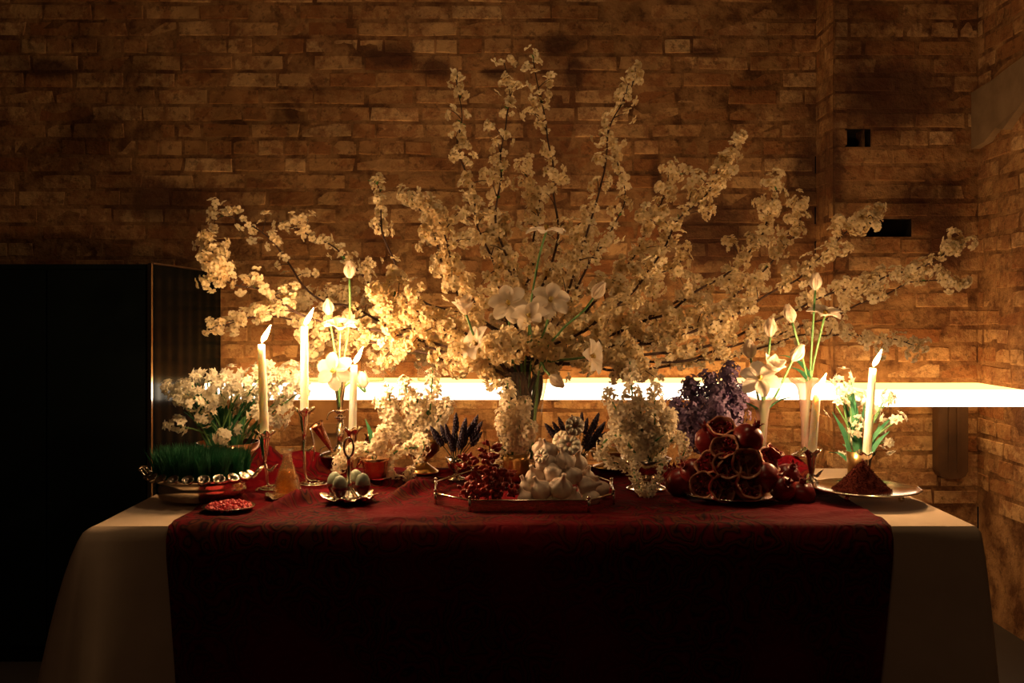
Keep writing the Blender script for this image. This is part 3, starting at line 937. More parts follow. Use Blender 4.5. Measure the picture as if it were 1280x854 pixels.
for label, pts, count, start, tw in BR:
    mouth = Vector((VX + rg.uniform(-.045, .045), VY + rg.uniform(-.045, .045), vz + vt + .002))
    low = Vector((VX + (VX - mouth.x) * .45, VY + (VY - mouth.y) * .45, vz + .03))
    P0 = [low, mouth] + [at(*p) for p in pts]
    S = spline(P0, 12 * (len(P0) - 1) + 1)
    S = S[:12] + [p + Vector((noise.noise(p * 7) * .03, noise.noise(p * 7 + Vector((5, 5, 5))) * .03, noise.noise(p * 7 + Vector((9, 1, 3))) * .03)) for p in S[12:]]
    o = thing('blossom_branch', label, 'branch', low, 'blossom branches in the tall vase')
    loc = [p - low for p in S]
    n = len(loc)
    mb = MB().tube(loc, [.0042 * (1 - i / n) ** .8 + .0012 for i in range(n)], 6)
    nodes = []
    first = 12 + int((n - 13) * (start * .62 if start < .45 else start))
    ntw = max(4, int((n - first) / 2.6))
    for k in range(ntw):
        i = min(n - 2, first + int((n - 1 - first) * (k + rg.random()) / ntw))
        t_ = (loc[min(i + 2, n - 1)] - loc[max(i - 2, 0)]).normalized()
        d = (t_ * .6 + Vector((rg.gauss(0, 1), rg.gauss(0, .8), rg.gauss(0.15, 1))).normalized() * .9).normalized()
        L = tw * rg.uniform(.4, 1.15)
        Q = spline([loc[i], loc[i] + d * L * .5 + Vector((0, 0, .1 * L)), loc[i] + d * L], 5)
        mb.tube(Q, [.0016, .0014, .0012, .001, .0008], 4)
        nodes += [(Q[4], d, 1.0), (Q[2], d, .6)]
    for k in range(max(2, ntw // 2)):
        i = min(n - 1, first + int((n - 1 - first) * (k + .5) / max(1, ntw // 2)))
        nodes.append((loc[i], (loc[i] - loc[i - 1]).normalized(), .8))
    nodes.append((loc[-1], (loc[-1] - loc[-2]).normalized(), 1.4))
    mb.build('stem', M['bark'], o)
    tot = sum(q for _, _, q in nodes)
    for p, d, q in nodes:
        for _ in range(max(1, round(count * 2.3 * q / tot))):
            nd = (Vector((rg.gauss(0, 1), rg.gauss(-.25, 1), rg.gauss(.1, 1))).normalized() + d * .3).normalized()
            c = p + nd * rg.uniform(.005, .027) + d * rg.uniform(-.028, .014)
            if any((c + low - F).length < .045 for F in FLAMES): continue
            put('blossom', rg.choice(BLOSSOM), o, c, toward(nd, rg.uniform(0, 6)), rg.uniform(.85, 1.3))
    for _ in range(3 if 'green' not in label and 'bare' not in label else 7):
        p, d, q = nodes[-1 - rg.randrange(min(len(nodes), 6))]
        put('leaf', rg.choice(SPROUT), o, p, toward((d + Vector((rg.gauss(0, .5), rg.gauss(0, .5), .4))).normalized(), rg.uniform(0, 6)), rg.uniform(.8, 1.3))

# ------------------------------------------------------------------ tulips
BUD = MB().petal(.053, [.007, .0145, .0178, .0175, .0150, .0100, .0035], .95, 1.98, .50, .004, 0, 0, 4).mesh('petal', [M['tulip']])
OPEN = MB().petal(.050, [.005, .013, .0185, .0185, .013, .003], .85, -.15, .35, .004, 0, 0, 4).mesh('petal', [M['tulip']])
WIDE = MB().petal(.052, [.005, .012, .0185, .0195, .015, .005], .45, -.35, .30, .004, 0, 0, 4).mesh('petal', [M['tulip']])
HALF = MB().petal(.052, [.006, .0145, .0185, .0170, .0115, .002], 1.15, .95, .5, .004, 0, 0, 4).mesh('petal', [M['tulip']])
HEART = MB().lathe([(.004, 0), (.0045, .010), (.006, .013), (.001, .015)], 8).tube([(.004, 0, 0), (.008, 0, .012)], .0012, 4).tube([(-.004, 0, 0), (-.008, 0, .012)], .0012, 4).tube([(0, .004, 0), (0, .008, .012)], .0012, 4).mesh('heart', [M['tulip_heart']])


def tulip(label, base, path, head_dir, kind, D, group, size=1.0, leaf=None):
    """path: pixels from the vase mouth to the foot of the flower"""
    pts = [Vector(base)] + [at(x, y, D if not hasattr(D, '__len__') else D[i]) for i, (x, y) in enumerate(path)]
    o = thing('white_tulip', label, 'tulip', base, group)
    S = spline([p - pts[0] for p in pts], 18)
    MB().tube(S, .0030, 7).build('stem', M['green_stem'], o)
    hd = Vector(head_dir).normalized()
    q = toward(hd, random.uniform(0, 6))
    me = {'bud': BUD, 'open': OPEN, 'wide': WIDE, 'half': HALF}[kind]
    hp = put('flower_head', HEART, o, S[-1], q)
    for k in range(6):
        put('petal', me, hp, (0, 0, -.002), Quaternion((0, 0, 1), k * PI / 3 + random.uniform(-.06, .06)) @ Quaternion((0, 1, 0), random.uniform(-.08, .08) + (0.05 if k % 2 else -.04)), size * (1.0 if k % 2 else .96))
    if leaf:
        i, L, dx, dy = leaf
        put('leaf', leaf_mesh(L, .012, M['leaf'], curl=-1.1, t0=1.2), o, S[i], (0, 0, math.atan2(dy, dx)))
    return o


VB = lambda dx=0, dy=0: (VX + dx, VY + dy, vz + .03)
G = 'white tulips in the tall glass vase'
tulip('uppermost tulip, wide open above the other tulips', VB(.01), [(668, 462), (662, 400), (672, 330), (683, 288)], (0, -.15, 1), 'wide', (2.65, 2.6, 2.57, 2.56), G)
tulip('open tulip left of centre, facing the viewer', VB(-.01, -.02), [(652, 460), (638, 420), (636, 380)], (-.1, -.85, .35), 'wide', (2.64, 2.56, 2.53), G)
tulip('fully opened tulip right of the leftward open one', VB(.01, -.02), [(663, 460), (682, 410), (688, 376)], (.1, -.8, .5), 'wide', (2.64, 2.56, 2.51), G)
tulip('open tulip below the two facing ones, cup shaped', VB(0, -.03), [(656, 462), (660, 430), (662, 398)], (-.15, -.6, .7), 'open', (2.64, 2.53, 2.48), G)
tulip('half open tulip among blossoms at the bouquet left', VB(-.02, -.01), [(648, 462), (600, 430), (582, 392)], (-.15, -.4, .9), 'half', (2.64, 2.56, 2.54), G)
tulip('open tulip leaning low left of the vase mouth', VB(-.02, -.02), [(645, 463), (615, 450), (596, 430)], (-.7, -.6, .35), 'open', (2.64, 2.56, 2.54), G)
tulip('closed tulip bud on a bent stem right of centre', VB(.02, -.01), [(672, 462), (700, 415), (728, 390), (742, 372)], (.55, -.1, .8), 'bud', (2.65, 2.6, 2.56, 2.55), G)
tulip('open tulip low right on a horizontal stem', VB(.02, -.02), [(676, 463), (690, 452), (715, 449), (738, 446)], (.75, -.5, .1), 'open', (2.64, 2.58, 2.55, 2.53), G)
tulip('closed tulip bud drooping over the right vase rim', VB(.02, -.02), [(674, 461), (682, 464), (688, 470)], (.75, -.1, -.62), 'bud', (2.6, 2.5, 2.48), G, .9)

# ------------------------------------------------------------------ rose glass trumpet vases (right)
def trumpet(label, base, rim, r_rim, m, D, name='trumpet_vase', foot=.034):
    b = at(*base, D); z = flat_surf(b.x, b.y, foot) + .001
    h = at(*rim, D).z - z
    t = thing(name, label, 'vase', (b.x, b.y, z))
    def ruff(r, zz, a):
        k = max(0, (zz / h - .8) / .2)
        return r * (1 + .07 * k * math.cos(5 * a)), zz + .006 * k * math.cos(5 * a)
    MB().lathe([(.010, .021), (.0095, h * .15), (.010, h * .4), (.0135, h * .7), (.019, h * .88), (.028, h * .95), (r_rim, h)], 30, mod=ruff, cap1=False).build('trumpet', m, t)
    MB().lathe([(foot, 0), (foot, .003), (foot * .6, .008), (.010, .0205), (.001, .0205)], 24).build('foot', M['silver'], t)
    return Vector((b.x, b.y, z)), h


v1, h1 = trumpet('rose glass trumpet vase with tulips behind the pomegranates', (953, 604), (953, 497), .044, M['rose_glass'], 2.60)
v2, h2 = trumpet('taller rose glass trumpet vase beside a short lit candle', (1006, 600), (1009, 474), .042, M['rose_glass'], 2.66)
G1, G2 = 'white tulips in the shorter rose vase', 'white tulips in the taller rose vase'
b1 = v1 + Vector((0, 0, .05)); b2 = v2 + Vector((0, 0, .05))
tulip('tulip bud leaning furthest left in the shorter rose vase', b1, [(952, 520), (947, 495), (938, 447)], (-.1, -.1, 1), 'bud', 2.60, G1)
tulip('tallest tulip bud in the shorter rose vase', b1, [(954, 520), (957, 480), (963, 420)], (0, -.1, 1), 'bud', 2.62, G1)
tulip('wide open tulip in front of the shorter rose vase buds', b1, [(953, 520), (953, 496), (950, 474)], (-.2, -.8, .5), 'wide', (2.6, 2.57, 2.53), G1)
tulip('half open tulip right of the wide open one', b1, [(955, 520), (956, 494), (962, 466)], (.3, -.5, .8), 'half', (2.6, 2.58, 2.55), G1, 1, (5, .10, -1, -.2))
tulip('tulip bud on a slanting stem beside the taller rose vase', b1, [(957, 520), (972, 490), (991, 450)], (.45, -.3, .8), 'bud', (2.6, 2.58, 2.56), G1, 1, (6, .09, 1, -.3))
tulip('tulip bud on the left stem of the taller rose vase', b2, [(1009, 500), (1006, 460), (990, 402)], (-.3, -.1, 1), 'bud', (2.66, 2.64, 2.62), G2, 1, (9, .08, -1, -.4))
tulip('highest tulip bud in the taller rose vase', b2, [(1011, 500), (1013, 460), (1019, 362)], (.05, -.05, 1), 'bud', 2.66, G2, .95, (10, .13, -.5, -.2))
tulip('open lily shaped tulip in the taller rose vase', b2, [(1012, 500), (1016, 460), (1031, 394)], (.1, -.35, 1), 'open', 2.66, G2)

# ------------------------------------------------------------------ silver epergne with tulips (left)
eb = at(425, 598, 2.68); ez = flat_surf(eb.x, eb.y, .05) + .001
t = thing('silver_epergne', 'silver epergne with tall trumpet, tilted side trumpet and wire scrolls', 'epergne', (eb.x, eb.y, ez))
E = Vector((eb.x, eb.y, ez))
eh = at(425, 472, 2.68).z - ez
L_ = lambda px, py, D=2.68: at(px, py, D) - E
MB().lathe([(.055, 0), (.055, .004), (.042, .010), (.018, .016), (.008, .03), (.006, .05), (.010, .055), (.006, .06), (.006, .10), (.001, .10)], 30).build('base', M['silver'], t)
MB().lathe([(.006, .101), (.0075, .13), (.011, eh * .75), (.0195, eh), (.0185, eh + .001), (.0095, eh * .75), (.001, .135)], 28).build('center_trumpet', M['silver'], t)
a, b = L_(416, 566, 2.64), L_(396, 532, 2.62)
MB().lathe([(.003, 0), (.006, .02), (.010, .05), (.015, (b - a).length), (.021, (b - a).length + .004), (.014, (b - a).length - .002), (.001, .03)], 24, mod=lambda r, z, q: (r * (1 + (.12 * math.cos(6 * q) if r > .017 else 0)), z), M=Matrix.Translation(a) @ toward(b - a).to_matrix().to_4x4()).build('side_trumpet', M['copper'], t)
a, b = L_(446, 585, 2.64), L_(464, 548, 2.66)
MB().lathe([(.003, 0), (.006, .02), (.010, .05), (.015, (b - a).length), (.021, (b - a).length + .004), (.014, (b - a).length - .002), (.001, .03)], 24, mod=lambda r, z, q: (r * (1 + (.12 * math.cos(6 * q) if r > .017 else 0)), z), M=Matrix.Translation(a) @ toward(b - a).to_matrix().to_4x4()).build('side_trumpet', M['copper'], t)
sc = [L_(388, 535), L_(393, 560), L_(392, 578), L_(402, 586), L_(414, 580), L_(417, 566), L_(409, 558), L_(401, 562), L_(402, 570), L_(406, 570)]
MB().tube(spline(sc, 50), .0024, 6).build('scroll', M['silver'], t)
sc = [L_(409, 525), L_(411, 517), L_(419, 514), L_(424, 522), L_(421, 540), L_(425, 552)]
MB().tube(spline(sc, 34), .0022, 6).build('scroll', M['silver'], t)
sc = [L_(440, 522), L_(434, 512), L_(428, 520), L_(430, 540), L_(426, 552)]
MB().tube(spline(sc, 34), .0022, 6).build('scroll', M['silver'], t)
for z in (.104, .122):
    MB().tube([(.011 * math.cos(a), .011 * math.sin(a), z + .005 * 0) for a in [i * PI / 8 for i in range(16)]], .0032, 6, closed=True).build('collar', M['silver'], t)
be = E + Vector((0, 0, .13))
G3 = 'white tulips in the silver epergne'
tulip('tallest left tulip bud above the silver epergne', be, [(425, 500), (430, 450), (437, 400), (437, 347)], (0, -.1, 1), 'bud', 2.68, G3, .95)
tulip('shorter tulip bud left of the tallest epergne tulip', be, [(424, 500), (420, 450), (411, 393)], (-.05, -.1, 1), 'bud', 2.66, G3, .88)
tulip('lily shaped open tulip between the epergne buds', be, [(425, 500), (424, 450), (425, 410)], (.1, -.3, 1), 'open', (2.68, 2.62, 2.58), G3, .95)
tulip('big blown white tulip at the mouth of the epergne', be, [(425, 490), (422, 474), (418, 464)], (-.2, -.95, .15), 'wide', (2.68, 2.64, 2.59), G3, .95)
tulip('white tulip bud drooping right of the third candle', be, [(427, 490), (440, 478), (456, 490), (455, 484)], (-.1, -.3, 1), 'bud', (2.68, 2.68, 2.7, 2.7), G3, .95)

# ------------------------------------------------------------------ hyacinths and paperwhites
def pot(name, label, base, rim, D, prof, m, group=None):
    """prof: list of (radius m, height fraction)"""
    b = at(*base, D)
    r0 = prof[0][0]
    z = flat_surf(b.x, b.y, r0) + .001
    h = at(*rim, D).z - z
    o = MB().lathe([(r, k * h) for r, k in prof], 32).build(name, m, None, loc=(b.x, b.y, z))
    tag(o, label, 'pot', group)
    return Vector((b.x, b.y, z)), h


FOOTED = [(.045, 0), (.046, .04), (.030, .14), (.018, .24), (.016, .32), (.030, .42), (.048, .60), (.052, .85), (.056, 1.0), (.053, 1.0), (.049, .85), (.044, .60), (.001, .45)]
CUP = [(.026, 0), (.028, .03), (.030, .4), (.034, .8), (.038, 1.0), (.036, 1.0), (.031, .78), (.001, .70)]
pA, hA = pot('copper_cup', 'small copper cup right of the egg stand', (469, 604), (469, 572), 2.50, CUP, M['copper'])
pB, hB = pot('brass_footed_bowl', 'brass footed bowl of white hyacinths beside lavender goblet', (527, 590), (529, 545), 2.68, FOOTED, M['brass'])
pC, hC = pot('brass_pot', 'round brass pot holding the middle hyacinth', (640, 596), (640, 566), 2.58, [(.040, 0), (.044, .06), (.047, .4), (.045, .75), (.048, 1), (.045, 1), (.041, .7), (.001, .6)], M['brass'])
pD, hD = pot('silver_footed_bowl', 'silver footed bowl of white hyacinths left of the pomegranates', (808, 613), (808, 573), 2.46, [(r * 1.1, k) for r, k in FOOTED], M['silver'])
pE, hE = pot('brass_stand', 'small brass footed stand behind the garlic heap', (762, 590), (762, 562), 2.68, FOOTED, M['brass'])
HL = [leaf_mesh(.12, .010, M['leaf'], curl=-.5, t0=1.45), leaf_mesh(.09, .009, M['leaf'], curl=-.8, t0=1.4)]


def hyacinth(label, base, path, D, group, n=34, start=.28, size=1.0, r=.013, leaves=1):
    P = [Vector(base)] + [at(x, y, D[i] if hasattr(D, '__len__') else D) for i, (x, y) in enumerate(path)]
    S = spline(P, 40)
    o = thing('white_hyacinth', label, 'hyacinth', base, group)
    S = [p - Vector(base) for p in S]
    MB().tube(S, [.0035 - .0015 * i / 39 for i in range(40)], 6).build('stem', M['green_stem'], o)
    n = int(n * .72)
    for k in range(n):
        q = start + (1 - start) * (k + .5) / n
        i = min(39, int(q * 39))
        t_ = (S[min(i + 1, 39)] - S[max(i - 1, 0)]).normalized()
        a = k * 2.4
        side = t_.orthogonal().normalized()
        side = Quaternion(t_, a) @ side
        taper = 1.0 if q < .8 else 1.0 - (q - .8) * 2.2
        d = (side + t_ * (.35 + (.8 if q > .9 else 0))).normalized()
        put('floret', random.choice(HYA), o, S[i] + side * r * .55 * taper, toward(d, random.uniform(0, 6)), size * 1.5 * random.uniform(.85, 1.2) * (.75 + .25 * taper))
    for k in range(leaves):
        put('leaf', random.choice(HL), o, S[1], (0, 0, random.uniform(0, 6.3)), random.uniform(.8, 1.1))


G = 'white hyacinths in the brass footed bowl'
top = pB + Vector((0, 0, hB * .7))
for lb, path in (('upright hyacinth tallest in brass footed bowl', [(536, 530), (541, 462)]), ('hyacinth leaning left in brass footed bowl', [(515, 525), (505, 472)]),
                 ('hyacinth leaning far left toward the third candle', [(500, 540), (472, 498)]), ('hyacinth leaning right beside the lavender goblet', [(545, 530), (563, 500)]),
                 ('hyacinth low at the left of brass footed bowl', [(505, 548), (488, 525)]), ('hyacinth in front of the tallest one, brass footed bowl', [(522, 535), (522, 490)]),
                 ('hyacinth leaning between left candle and brass bowl', [(495, 545), (485, 480)])):
    hyacinth(lb, top, path, (2.64, 2.62), G, 40, .15, 1.05, .022)
G = 'drooping hyacinths round the copper cup'
topA = pA + Vector((0, 0, hA * .75))
hyacinth('looping hyacinth curled into a ring beside copper cup', pB + Vector((-.02, -.02, hB * .8)), [(520, 560), (500, 562), (483, 578), (490, 598), (508, 600), (515, 585)], 2.52, G, 46, .1, .85, .010, 0)
hyacinth('hyacinth spray drooping left behind the egg stand', topA, [(462, 566), (445, 562), (428, 575), (420, 590)], (2.5, 2.5, 2.48, 2.46), G, 38, .1, .9, .014, 0)
hyacinth('short hyacinth spike rising from the copper cup', topA, [(472, 560), (480, 535)], 2.5, G, 26, .2, .95, .014, 1)
hyacinth('hyacinth spray trailing from brass bowl to copper cup', pB + Vector((-.01, -.03, hB * .8)), [(525, 548), (530, 560), (520, 580)], (2.6, 2.56, 2.54), G, 24, .1, .85, .011, 0)
G = 'white hyacinths in the round brass pot'
top = pC + Vector((0, 0, hC * .8))
for lb, path in (('tallest hyacinth in the round brass pot', [(638, 530), (634, 476)]), ('hyacinth leaning right in the round brass pot', [(650, 530), (657, 500)]),
                 ('short hyacinth in the front of round brass pot', [(634, 545), (627, 515)]), ('low hyacinth right of round brass pot', [(655, 550), (664, 530)])):
    hyacinth(lb, top, path, (2.54, 2.52), G, 36, .15, 1.0, .018)
hyacinth('hyacinth drooping over the left rim of round pot', top, [(628, 560), (618, 572), (626, 590)], (2.52, 2.5, 2.49), G, 20, .2, .85, .010, 0)
G = 'white hyacinths in the silver footed bowl'
top = pD + Vector((0, 0, hD * .8))
for lb, path in (('tallest hyacinth in the silver footed bowl', [(795, 540), (787, 452)]), ('hyacinth leaning left in the silver footed bowl', [(785, 540), (758, 488)]),
                 ('hyacinth leaning right in the silver footed bowl', [(818, 535), (818, 480)]), ('hyacinth in the middle of silver footed bowl', [(803, 545), (800, 500)]),
                 ('hyacinth nearest the lilac, silver footed bowl', [(828, 545), (838, 515)]), ('hyacinth low left in silver footed bowl', [(782, 555), (768, 522)])):
    hyacinth(lb, top, path, (2.46, 2.47), G, 42, .15, 1.05, .022)
hyacinth('hyacinth looping left over the garlic side', top, [(795, 568), (775, 545), (756, 552), (752, 572), (772, 580), (790, 588)], 2.42, G, 44, .08, .85, .011, 0)
hyacinth('hyacinth hanging down the front of silver bowl', top, [(796, 575), (793, 592), (800, 610), (808, 622)], (2.42, 2.38, 2.36, 2.35), G, 30, .12, .8, .009, 0)
hyacinth('hyacinth hanging right down to the runner', top, [(826, 576), (826, 592), (816, 608), (810, 620)], (2.42, 2.38, 2.36, 2.35), G, 26, .12, .7, .007, 0)
hyacinth('hyacinth arching right beside the pomegranates', top, [(830, 560), (848, 545), (856, 560), (850, 578)], (2.44, 2.42, 2.41, 2.4), G, 28, .12, .8, .010, 0)


def paperwhites(name, label, base, rimz, r, m, clusters, Ds, nleaf, per=7, leaf_px=None):
    z = flat_surf(base.x, base.y, r * .8) + .001
    t = thing(name, label, 'potted flowers', (base.x, base.y, z))
    E = Vector((base.x, base.y, z))
    h = rimz - z
    MB().lathe([(r * .78, 0), (r * .82, .004), (r * .9, h * .5), (r, h), (r * .95, h), (r * .84, h * .5), (r * .70, h * .42), (.001, h * .40)], 28).build('pot', m, t)
    for k, (px, py) in enumerate(clusters):
        D = Ds + random.uniform(-.06, .06)
        c = at(px, py, D) - E
        a0 = Vector((random.uniform(-.6, .6) * r, random.uniform(-.6, .6) * r, h * .42))
        MB().tube(spline([a0, a0.lerp(c, .5) + Vector((0, 0, .02)), c], 8), .0022, 5).build('stem', M['green_stem'], t)
        st = t.children[-1]
        for _ in range(per):
            d = Vector((random.gauss(0, 1), random.gauss(-.5, .8), random.gauss(.35, .8))).normalized()
            put('flower', random.choice(NARC), st, c + d * random.uniform(.008, .034), toward(d, random.uniform(0, 6)), random.uniform(.85, 1.15))
    for k in range(nleaf):
        a = random.uniform(0, 6.3)
        if leaf_px:
            tip = at(*leaf_px[k % len(leaf_px)], Ds + random.uniform(-.04, .04)) - E
        else:
            tip = Vector((random.uniform(-1.1, 1.1) * r * 1.3, random.uniform(-.9, .5) * r, h + random.uniform(.08, .19)))
        a0 = Vector((random.uniform(-.6, .6) * r, random.uniform(-.6, .3) * r, h * .42))
        S = spline([a0, a0.lerp(tip, .55) + Vector((0, 0, .015)), tip], 9)
        w_ = Vector((math.cos(a), math.sin(a), 0)) * .0065
        MB().grid(lambda u_, v_: S[int(round(u_ * 8))] + w_ * (2 * v_ - 1) * (1 - .92 * max(0, u_ - .6) / .4) + Vector((0, 0, .002 * abs(2 * v_ - 1))), 8, 2).build('leaf', M['leaf'], t)


left_cl = [(212, 487), (226, 500), (240, 482), (258, 470), (274, 482), (290, 468), (305, 482), (318, 470), (333, 464), (350, 472), (364, 466), (376, 478), (240, 508), (256, 521),
           (283, 500), (298, 512), (312, 500), (322, 516), (336, 494), (352, 508), (346, 526), (331, 524), (302, 536), (372, 492), (268, 500), (228, 486), (222, 532), (280, 545), (360, 490), (290, 486), (340, 480)]
b = at(285, 592, 2.72)
paperwhites('potted_paperwhites', 'big pot of paperwhite narcissus behind wheatgrass, beside black cabinet', b, .84, .085, M['copper'], left_cl, 2.66, 46, 13)
b = at(1073, 604, 2.58)
right_cl = [(1054, 470), (1050, 486), (1060, 493), (1046, 508), (1070, 528), (1076, 536), (1104, 503), (1112, 497), (1118, 528), (1106, 535), (1108, 552), (1054, 556), (1088, 512), (1068, 500)]
paperwhites('paperwhites_in_cup', 'gold cup of paperwhite narcissus behind the rightmost candle', b, at(1073, 564, 2.58).z, .031, M['brass'], right_cl, 2.62, 16, 5,
            [(1040, 515), (1048, 492), (1058, 478), (1064, 476), (1036, 566), (1100, 530), (1112, 540), (1082, 500), (1092, 520), (1072, 510), (1052, 530), (1118, 520)])

# ------------------------------------------------------------------ lilac
FLORET4 = MB()
for k in range(4):
    FLORET4.petal(.0075, [.0012, .0032, .0030, .0010], .35, -.2, .3, .001, k * PI / 2)
lz_b = at(905, 596, 2.66)
lz = flat_surf(lz_b.x, lz_b.y, .04) + .001
lathe_thing('dark_vase', 'dark vase of purple lilac behind the pomegranate heap', 'vase', (lz_b.x, lz_b.y, lz), [(.035, 0), (.042, .03), (.045, .07), (.030, .11), (.034, .13), (.030, .13), (.026, .11), (.001, .06)], M['dark_wood'])
rg = random.Random(5)
for lb, tip, mid, D in (('lilac plume rising highest, right of the others', (912, 462), (905, 520), 2.62), ('lilac plume second highest, beside the tulip vase', (925, 492), (912, 530), 2.6), ('lilac plume in the middle of the bunch', (888, 474), (895, 530), 2.58),
                        ('lilac plume leaning left over the hyacinths', (862, 480), (882, 535), 2.6), ('lilac plume lowest left, beside the hyacinth loop', (845, 508), (875, 545), 2.56), ('lilac plume front, just above the pomegranates', (895, 508), (900, 550), 2.5), ('lilac plume front left, dark in shadow', (868, 522), (888, 555), 2.5)):
    base = Vector((lz_b.x, lz_b.y, lz + .08))
    o = thing('lilac_plume', lb, 'lilac', base, 'purple lilac plumes')
    S = [p - base for p in spline([base, at(*mid, D + .03), at(*tip, D)], 20)]
    MB().tube(S, .0024, 5).build('stem', M['dry_stem'], o)
    mb = MB()
    for k in range(420):
        q = rg.uniform(.42, 1.04)
        c = S[min(19, int(q * 19))] + (S[-1] - S[-2]) * max(0, (q - 1) * 19)
        R = .062 * min(1, (1.14 - q) * 4.0) * math.sqrt(rg.random()) * (.7 + .5 * noise.noise(Vector((k * .11, q * 9, D * 7))))
        d = Vector((rg.gauss(0, 1), rg.gauss(0, 1), rg.gauss(0, 1))).normalized()
        T = Matrix.Translation(c + d * R) @ toward((d + Vector((0, -.3, .3))).normalized(), rg.uniform(0, 6)).to_matrix().to_4x4() @ Matrix.Scale(rg.uniform(.8, 1.3), 4)
        mb.add(FLORET4.v, FLORET4.f, 0, T)
    fo = mb.build('florets', M['lilac'], o); fo['kind'] = 'stuff'

# ------------------------------------------------------------------ lavender bunches in goblets
def lav_mesh():
    mb = MB()
    r2 = random.Random(3)
    mb.lathe([(.002, 0), (.0045, .006), (.0055, .02), (.005, .036), (.003, .048), (.0005, .054)], 8)
    for k in range(46):
        z = .003 + .046 * k / 46; a = k * 2.4
        rr = .0058 * math.sin(PI * (.25 + .72 * k / 46)) + .0008
        mb.ball((rr * math.cos(a), rr * math.sin(a), z), (.0021, .0021, .0034), 5, 3)
    return mb.mesh('flower_head', [M['lavender']])


LAV = lav_mesh()
ORD = ['leftmost', 'second', 'third', 'fourth', 'fifth', 'sixth', 'seventh', 'eighth', 'ninth', 'tenth', 'eleventh', 'twelfth', 'thirteenth', 'fourteenth']
def lavender(base, heads, D, label, group):
    for k, (px, py) in enumerate(sorted(heads)):
        top = at(px, py, D + random.uniform(-.03, .03))
        o = thing('lavender_sprig', ORD[k] + label, 'lavender', base, group)
        d = (top - Vector(base)); L = d.length
        hb = Vector(d) * (1 - .054 / L)
        MB().tube([Vector((random.uniform(-.008, .008), 0, 0)), hb * .5 + Vector((0, 0, .004)), hb], .0013, 5).build('stem', M['dry_stem'], o)
        put('flower_head', LAV, o, hb, toward(d, random.uniform(0, 6)), random.uniform(.9, 1.2))


def goblet(label, base, rim, D, m):
    b = at(*base, D); z = flat_surf(b.x, b.y, .024) + .001
    h = at(*rim, D).z - z
    o = MB().lathe([(.026, 0), (.026, .002), (.010, .007), (.006, .014), (.008, .020), (.019, .030), (.024, h * .7), (.026, h), (.0245, h), (.022, h * .7), (.016, .034), (.001, .030)], 28).build('goblet', m, None, loc=(b.x, b.y, z))
    tag(o, label, 'goblet')
    return Vector((b.x, b.y, z)), h


TRAY_LIFT = .006
g1, gh1 = goblet('dark silver goblet of lavender at the left end of tray', (570, 606), (570, 572), 2.56, M['silver'])
lavender(g1 + Vector((0, 0, gh1 * .6)), [(540, 536), (550, 530), (556, 527), (570, 516), (568, 532), (582, 526), (586, 535), (596, 522), (601, 530), (604, 538), (562, 541), (578, 540)], 2.54, ' dried lavender sprig from the left in goblet beside berries', 'lavender sprigs in the dark goblet')
g2, gh2 = goblet('silver goblet of lavender hidden behind the garlic heap', (722, 596), (722, 568), 2.60, M['silver'])
lavender(g2 + Vector((0, 0, gh2 * .6)), [(683, 532), (690, 526), (697, 519), (704, 530), (728, 512), (735, 520), (742, 530), (748, 518), (755, 530), (757, 541), (745, 542), (690, 541), (715, 520), (738, 536)], 2.56, ' dried lavender sprig from the left behind garlic heap', 'lavender sprigs behind the garlic')

# ------------------------------------------------------------------ mirror tray with gallery
tz = flat_surf(.03, .335, .22) - .014
t = thing('mirror_tray', 'octagonal mirror tray with a low silver and glass gallery', 'tray', (.026, .335, tz))
OCT = [(-.118, -.215), (.142, -.215), (.205, -.13), (.216, .03), (.150, .20), (-.130, .20), (-.212, .03), (-.200, -.13)]
k = len(OCT)
MB().add([(x, y, 0) for x, y in OCT] + [(x, y, .006) for x, y in OCT], [tuple(reversed(range(k))), tuple(range(k, 2 * k))] + [(i, (i + 1) % k, (i + 1) % k + k, i + k) for i in range(k)]).build('mirror_base', M['mirror'], t, False)
GH = .034
MB().tube([(x, y, GH) for x, y in OCT], .0024, 8, closed=True).build('top_rail', M['silver'], t)
MB().tube([(x * 1.006, y * 1.006, .005) for x, y in OCT], .0038, 8, closed=True).build('bottom_rail', M['silver'], t)
for i in range(k):
    (x0, y0), (x1, y1) = OCT[i], OCT[(i + 1) % k]
    n_ = Vector((y1 - y0, x0 - x1, 0)).normalized() * .0015
    q = [Vector((x0, y0, .0085)), Vector((x1, y1, .0085)), Vector((x1, y1, GH - .002)), Vector((x0, y0, GH - .002))]
    MB().add([p - n_ for p in q] + [p + n_ for p in q], [(3, 2, 1, 0), (4, 5, 6, 7), (0, 1, 5, 4), (1, 2, 6, 5), (2, 3, 7, 6), (3, 0, 4, 7)]).build('gallery_panel', M['silver_rough'] if i == 0 else M['glass'], t, False)
    MB().tube([(x0, y0, .004), (x0, y0, GH + .004)], .0035, 8).ball((x0, y0, GH + .006), .0045, 8, 5).build('corner_post', M['silver'], t)
TB = tz + .0065

